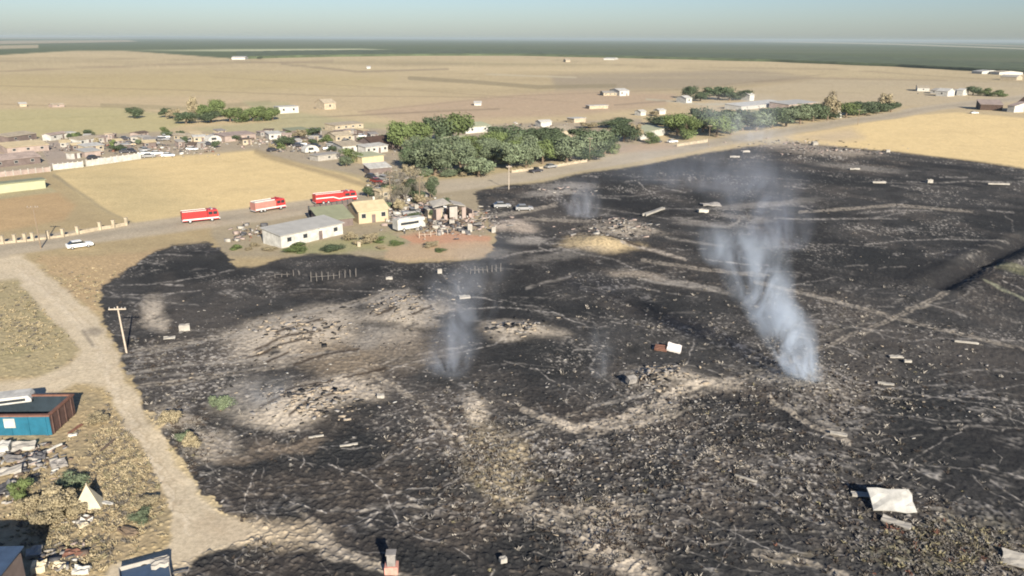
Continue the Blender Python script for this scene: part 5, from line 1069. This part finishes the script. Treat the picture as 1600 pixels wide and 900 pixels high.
# ================================================================== smoke and haze
def smoke(name, label, base, hgt, r0_, r1_, lean, dens, ns, colr, skew=0.0):
    bs = G(*base); ex = r1_*1.25
    me = MB(); segn = 8
    rings = [((lean[0]*(k/segn)**1.3), (lean[1]*(k/segn)**1.3), hgt*k/segn, (r0_+(r1_-r0_)*k/segn)*1.35) for k in range(segn+1)]
    nn_ = 16; vs = []; fs = []
    for cx, cy, z, r_ in rings:
        for j in range(nn_): vs.append((cx+r_*math.cos(j*2*math.pi/nn_), cy+r_*math.sin(j*2*math.pi/nn_), z))
    for k in range(segn):
        for j in range(nn_): fs.append((k*nn_+j, k*nn_+(j+1) % nn_, (k+1)*nn_+(j+1) % nn_, (k+1)*nn_+j))
    fs.append(tuple(range(nn_-1, -1, -1))); fs.append(tuple(segn*nn_+j for j in range(nn_)))
    M = bpy.data.materials.new(name+'_vapour'); M.use_nodes = True; tt = M.node_tree; tt.nodes.clear(); N = tt.nodes; Lk = tt.links
    def mth(op, *a, clamp=False):
        nd = N.new('ShaderNodeMath'); nd.operation = op; nd.use_clamp = clamp
        for i, v in enumerate(a):
            if isinstance(v, (int, float)): nd.inputs[i].default_value = v
            else: Lk.new(v, nd.inputs[i])
        return nd.outputs[0]
    out = N.new('ShaderNodeOutputMaterial'); pv = N.new('ShaderNodeVolumePrincipled'); pv.inputs['Color'].default_value = (*colr, 1); pv.inputs['Anisotropy'].default_value = 0.0
    tc = N.new('ShaderNodeTexCoord'); sx = N.new('ShaderNodeSeparateXYZ'); Lk.new(tc.outputs['Object'], sx.inputs[0])
    tz = mth('DIVIDE', sx.outputs[2], hgt, clamp=True); tp = mth('POWER', tz, 1.3)
    wn = N.new('ShaderNodeTexNoise'); wn.inputs['Scale'].default_value = ns*.45; wn.inputs['Detail'].default_value = 1; Lk.new(tc.outputs['Object'], wn.inputs['Vector'])
    wo = mth('MULTIPLY', mth('SUBTRACT', wn.outputs['Fac'], .5), r1_*1.7)
    cx = mth('ADD', mth('MULTIPLY', tp, lean[0]), mth('MULTIPLY', wo, mth('ADD', tz, .12))); cy = mth('MULTIPLY', tp, lean[1])
    rr_ = mth('ADD', mth('MULTIPLY', tz, r1_-r0_), r0_)
    dx = mth('SUBTRACT', sx.outputs[0], cx); dy = mth('SUBTRACT', sx.outputs[1], cy)
    rd = mth('DIVIDE', mth('SQRT', mth('ADD', mth('MULTIPLY', dx, dx), mth('MULTIPLY', dy, dy))), rr_)
    fall = mth('POWER', mth('SUBTRACT', 1.0, rd, clamp=True), 1.35)
    mp = N.new('ShaderNodeMapping'); mp.inputs['Scale'].default_value = (1, 1, .55); Lk.new(tc.outputs['Object'], mp.inputs[0])
    nz = N.new('ShaderNodeTexNoise'); nz.inputs['Scale'].default_value = ns; nz.inputs['Detail'].default_value = 4; nz.inputs['Roughness'].default_value = .6; nz.inputs['Distortion'].default_value = .7
    Lk.new(mp.outputs[0], nz.inputs['Vector'])
    mr_ = N.new('ShaderNodeMapRange'); mr_.inputs[1].default_value = .42; mr_.inputs[2].default_value = .74; Lk.new(nz.outputs['Fac'], mr_.inputs[0])
    ends = mth('MULTIPLY', mth('POWER', mth('SUBTRACT', 1.0, tz), .9), mth('MULTIPLY', tz, 30.0, clamp=True))
    thin = mth('DIVIDE', r0_*1.0, rr_)
    dn = mth('MULTIPLY', mth('MULTIPLY', mth('MULTIPLY', fall, mr_.outputs[0]), mth('MULTIPLY', ends, thin)), dens)
    Lk.new(dn, pv.inputs['Density']); Lk.new(pv.outputs[0], out.inputs['Volume'])
    o = me.add(vs, fs).build(name, M); o.location = (bs.x, bs.y, bs.z-.1)
    return tag(o, label, 'smoke')
smoke('smoke_plume', 'dense blue white smoke column rising in the right of the burn', (1257, 590), 19, 2.5, 7.0, (-10, 6), 4.4, .30, (.72, .81, .93))
smoke('smoke_plume', 'thin grey smoke wisp left of centre in the burn', (700, 582), 19, 3.4, 8.0, (5.5, 3), .62, .30, (.70, .77, .88))
smoke('smoke_plume', 'wide faint smoke drifting behind the dense column', (1215, 385), 24, 7, 18, (-10, 6), .26, .16, (.72, .80, .95))
smoke('smoke_plume', 'small faint smoke over the rubble in the upper burn', (912, 338), 10, 5, 7, (-2, 2), .5, .25, (.74, .78, .86))
smoke('smoke_plume', 'broad faint smoke veil over the upper middle of the burn', (1080, 290), 14, 30, 40, (-12, 6), .035, .07, (.72, .80, .95))
smoke('smoke_plume', 'thin pale wisp beside the tan mound in mid field', (940, 590), 8, 1.5, 2.5, (0, 1), .5, .6, (.72, .78, .86))
smoke('smoke_plume', 'pale low smoke lying over the left tan bank', (425, 630), 3.0, 3.2, 4.5, (-1, 1), .45, .35, (.80, .82, .85))
smoke('smoke_plume', 'faint bluish smoke bank hanging over the roadside wood', (1190, 222), 20, 18, 30, (-14, 16), .10, .08, (.74, .82, .95))
M = bpy.data.materials.new('haze_air'); M.use_nodes = True; tt = M.node_tree; tt.nodes.clear(); out = tt.nodes.new('ShaderNodeOutputMaterial'); pv = tt.nodes.new('ShaderNodeVolumePrincipled')
pv.inputs['Color'].default_value = (.44, .52, .57, 1); pv.inputs['Density'].default_value = 0.00007; pv.inputs['Anisotropy'].default_value = .0; tt.links.new(pv.outputs[0], out.inputs['Volume'])
hzb = MB().box(-26500, 26500, -26500, 26500, -10, 56).build('haze', M); tag(hzb, 'thin dusty air over the valley', 'haze', kind='stuff')
# ================================================================== drop prototype trees that were never placed
for i, u in enumerate(usedp):
    if not u:
        for c in list(PROT[i].children): bpy.data.objects.remove(c)
        bpy.data.objects.remove(PROT[i])
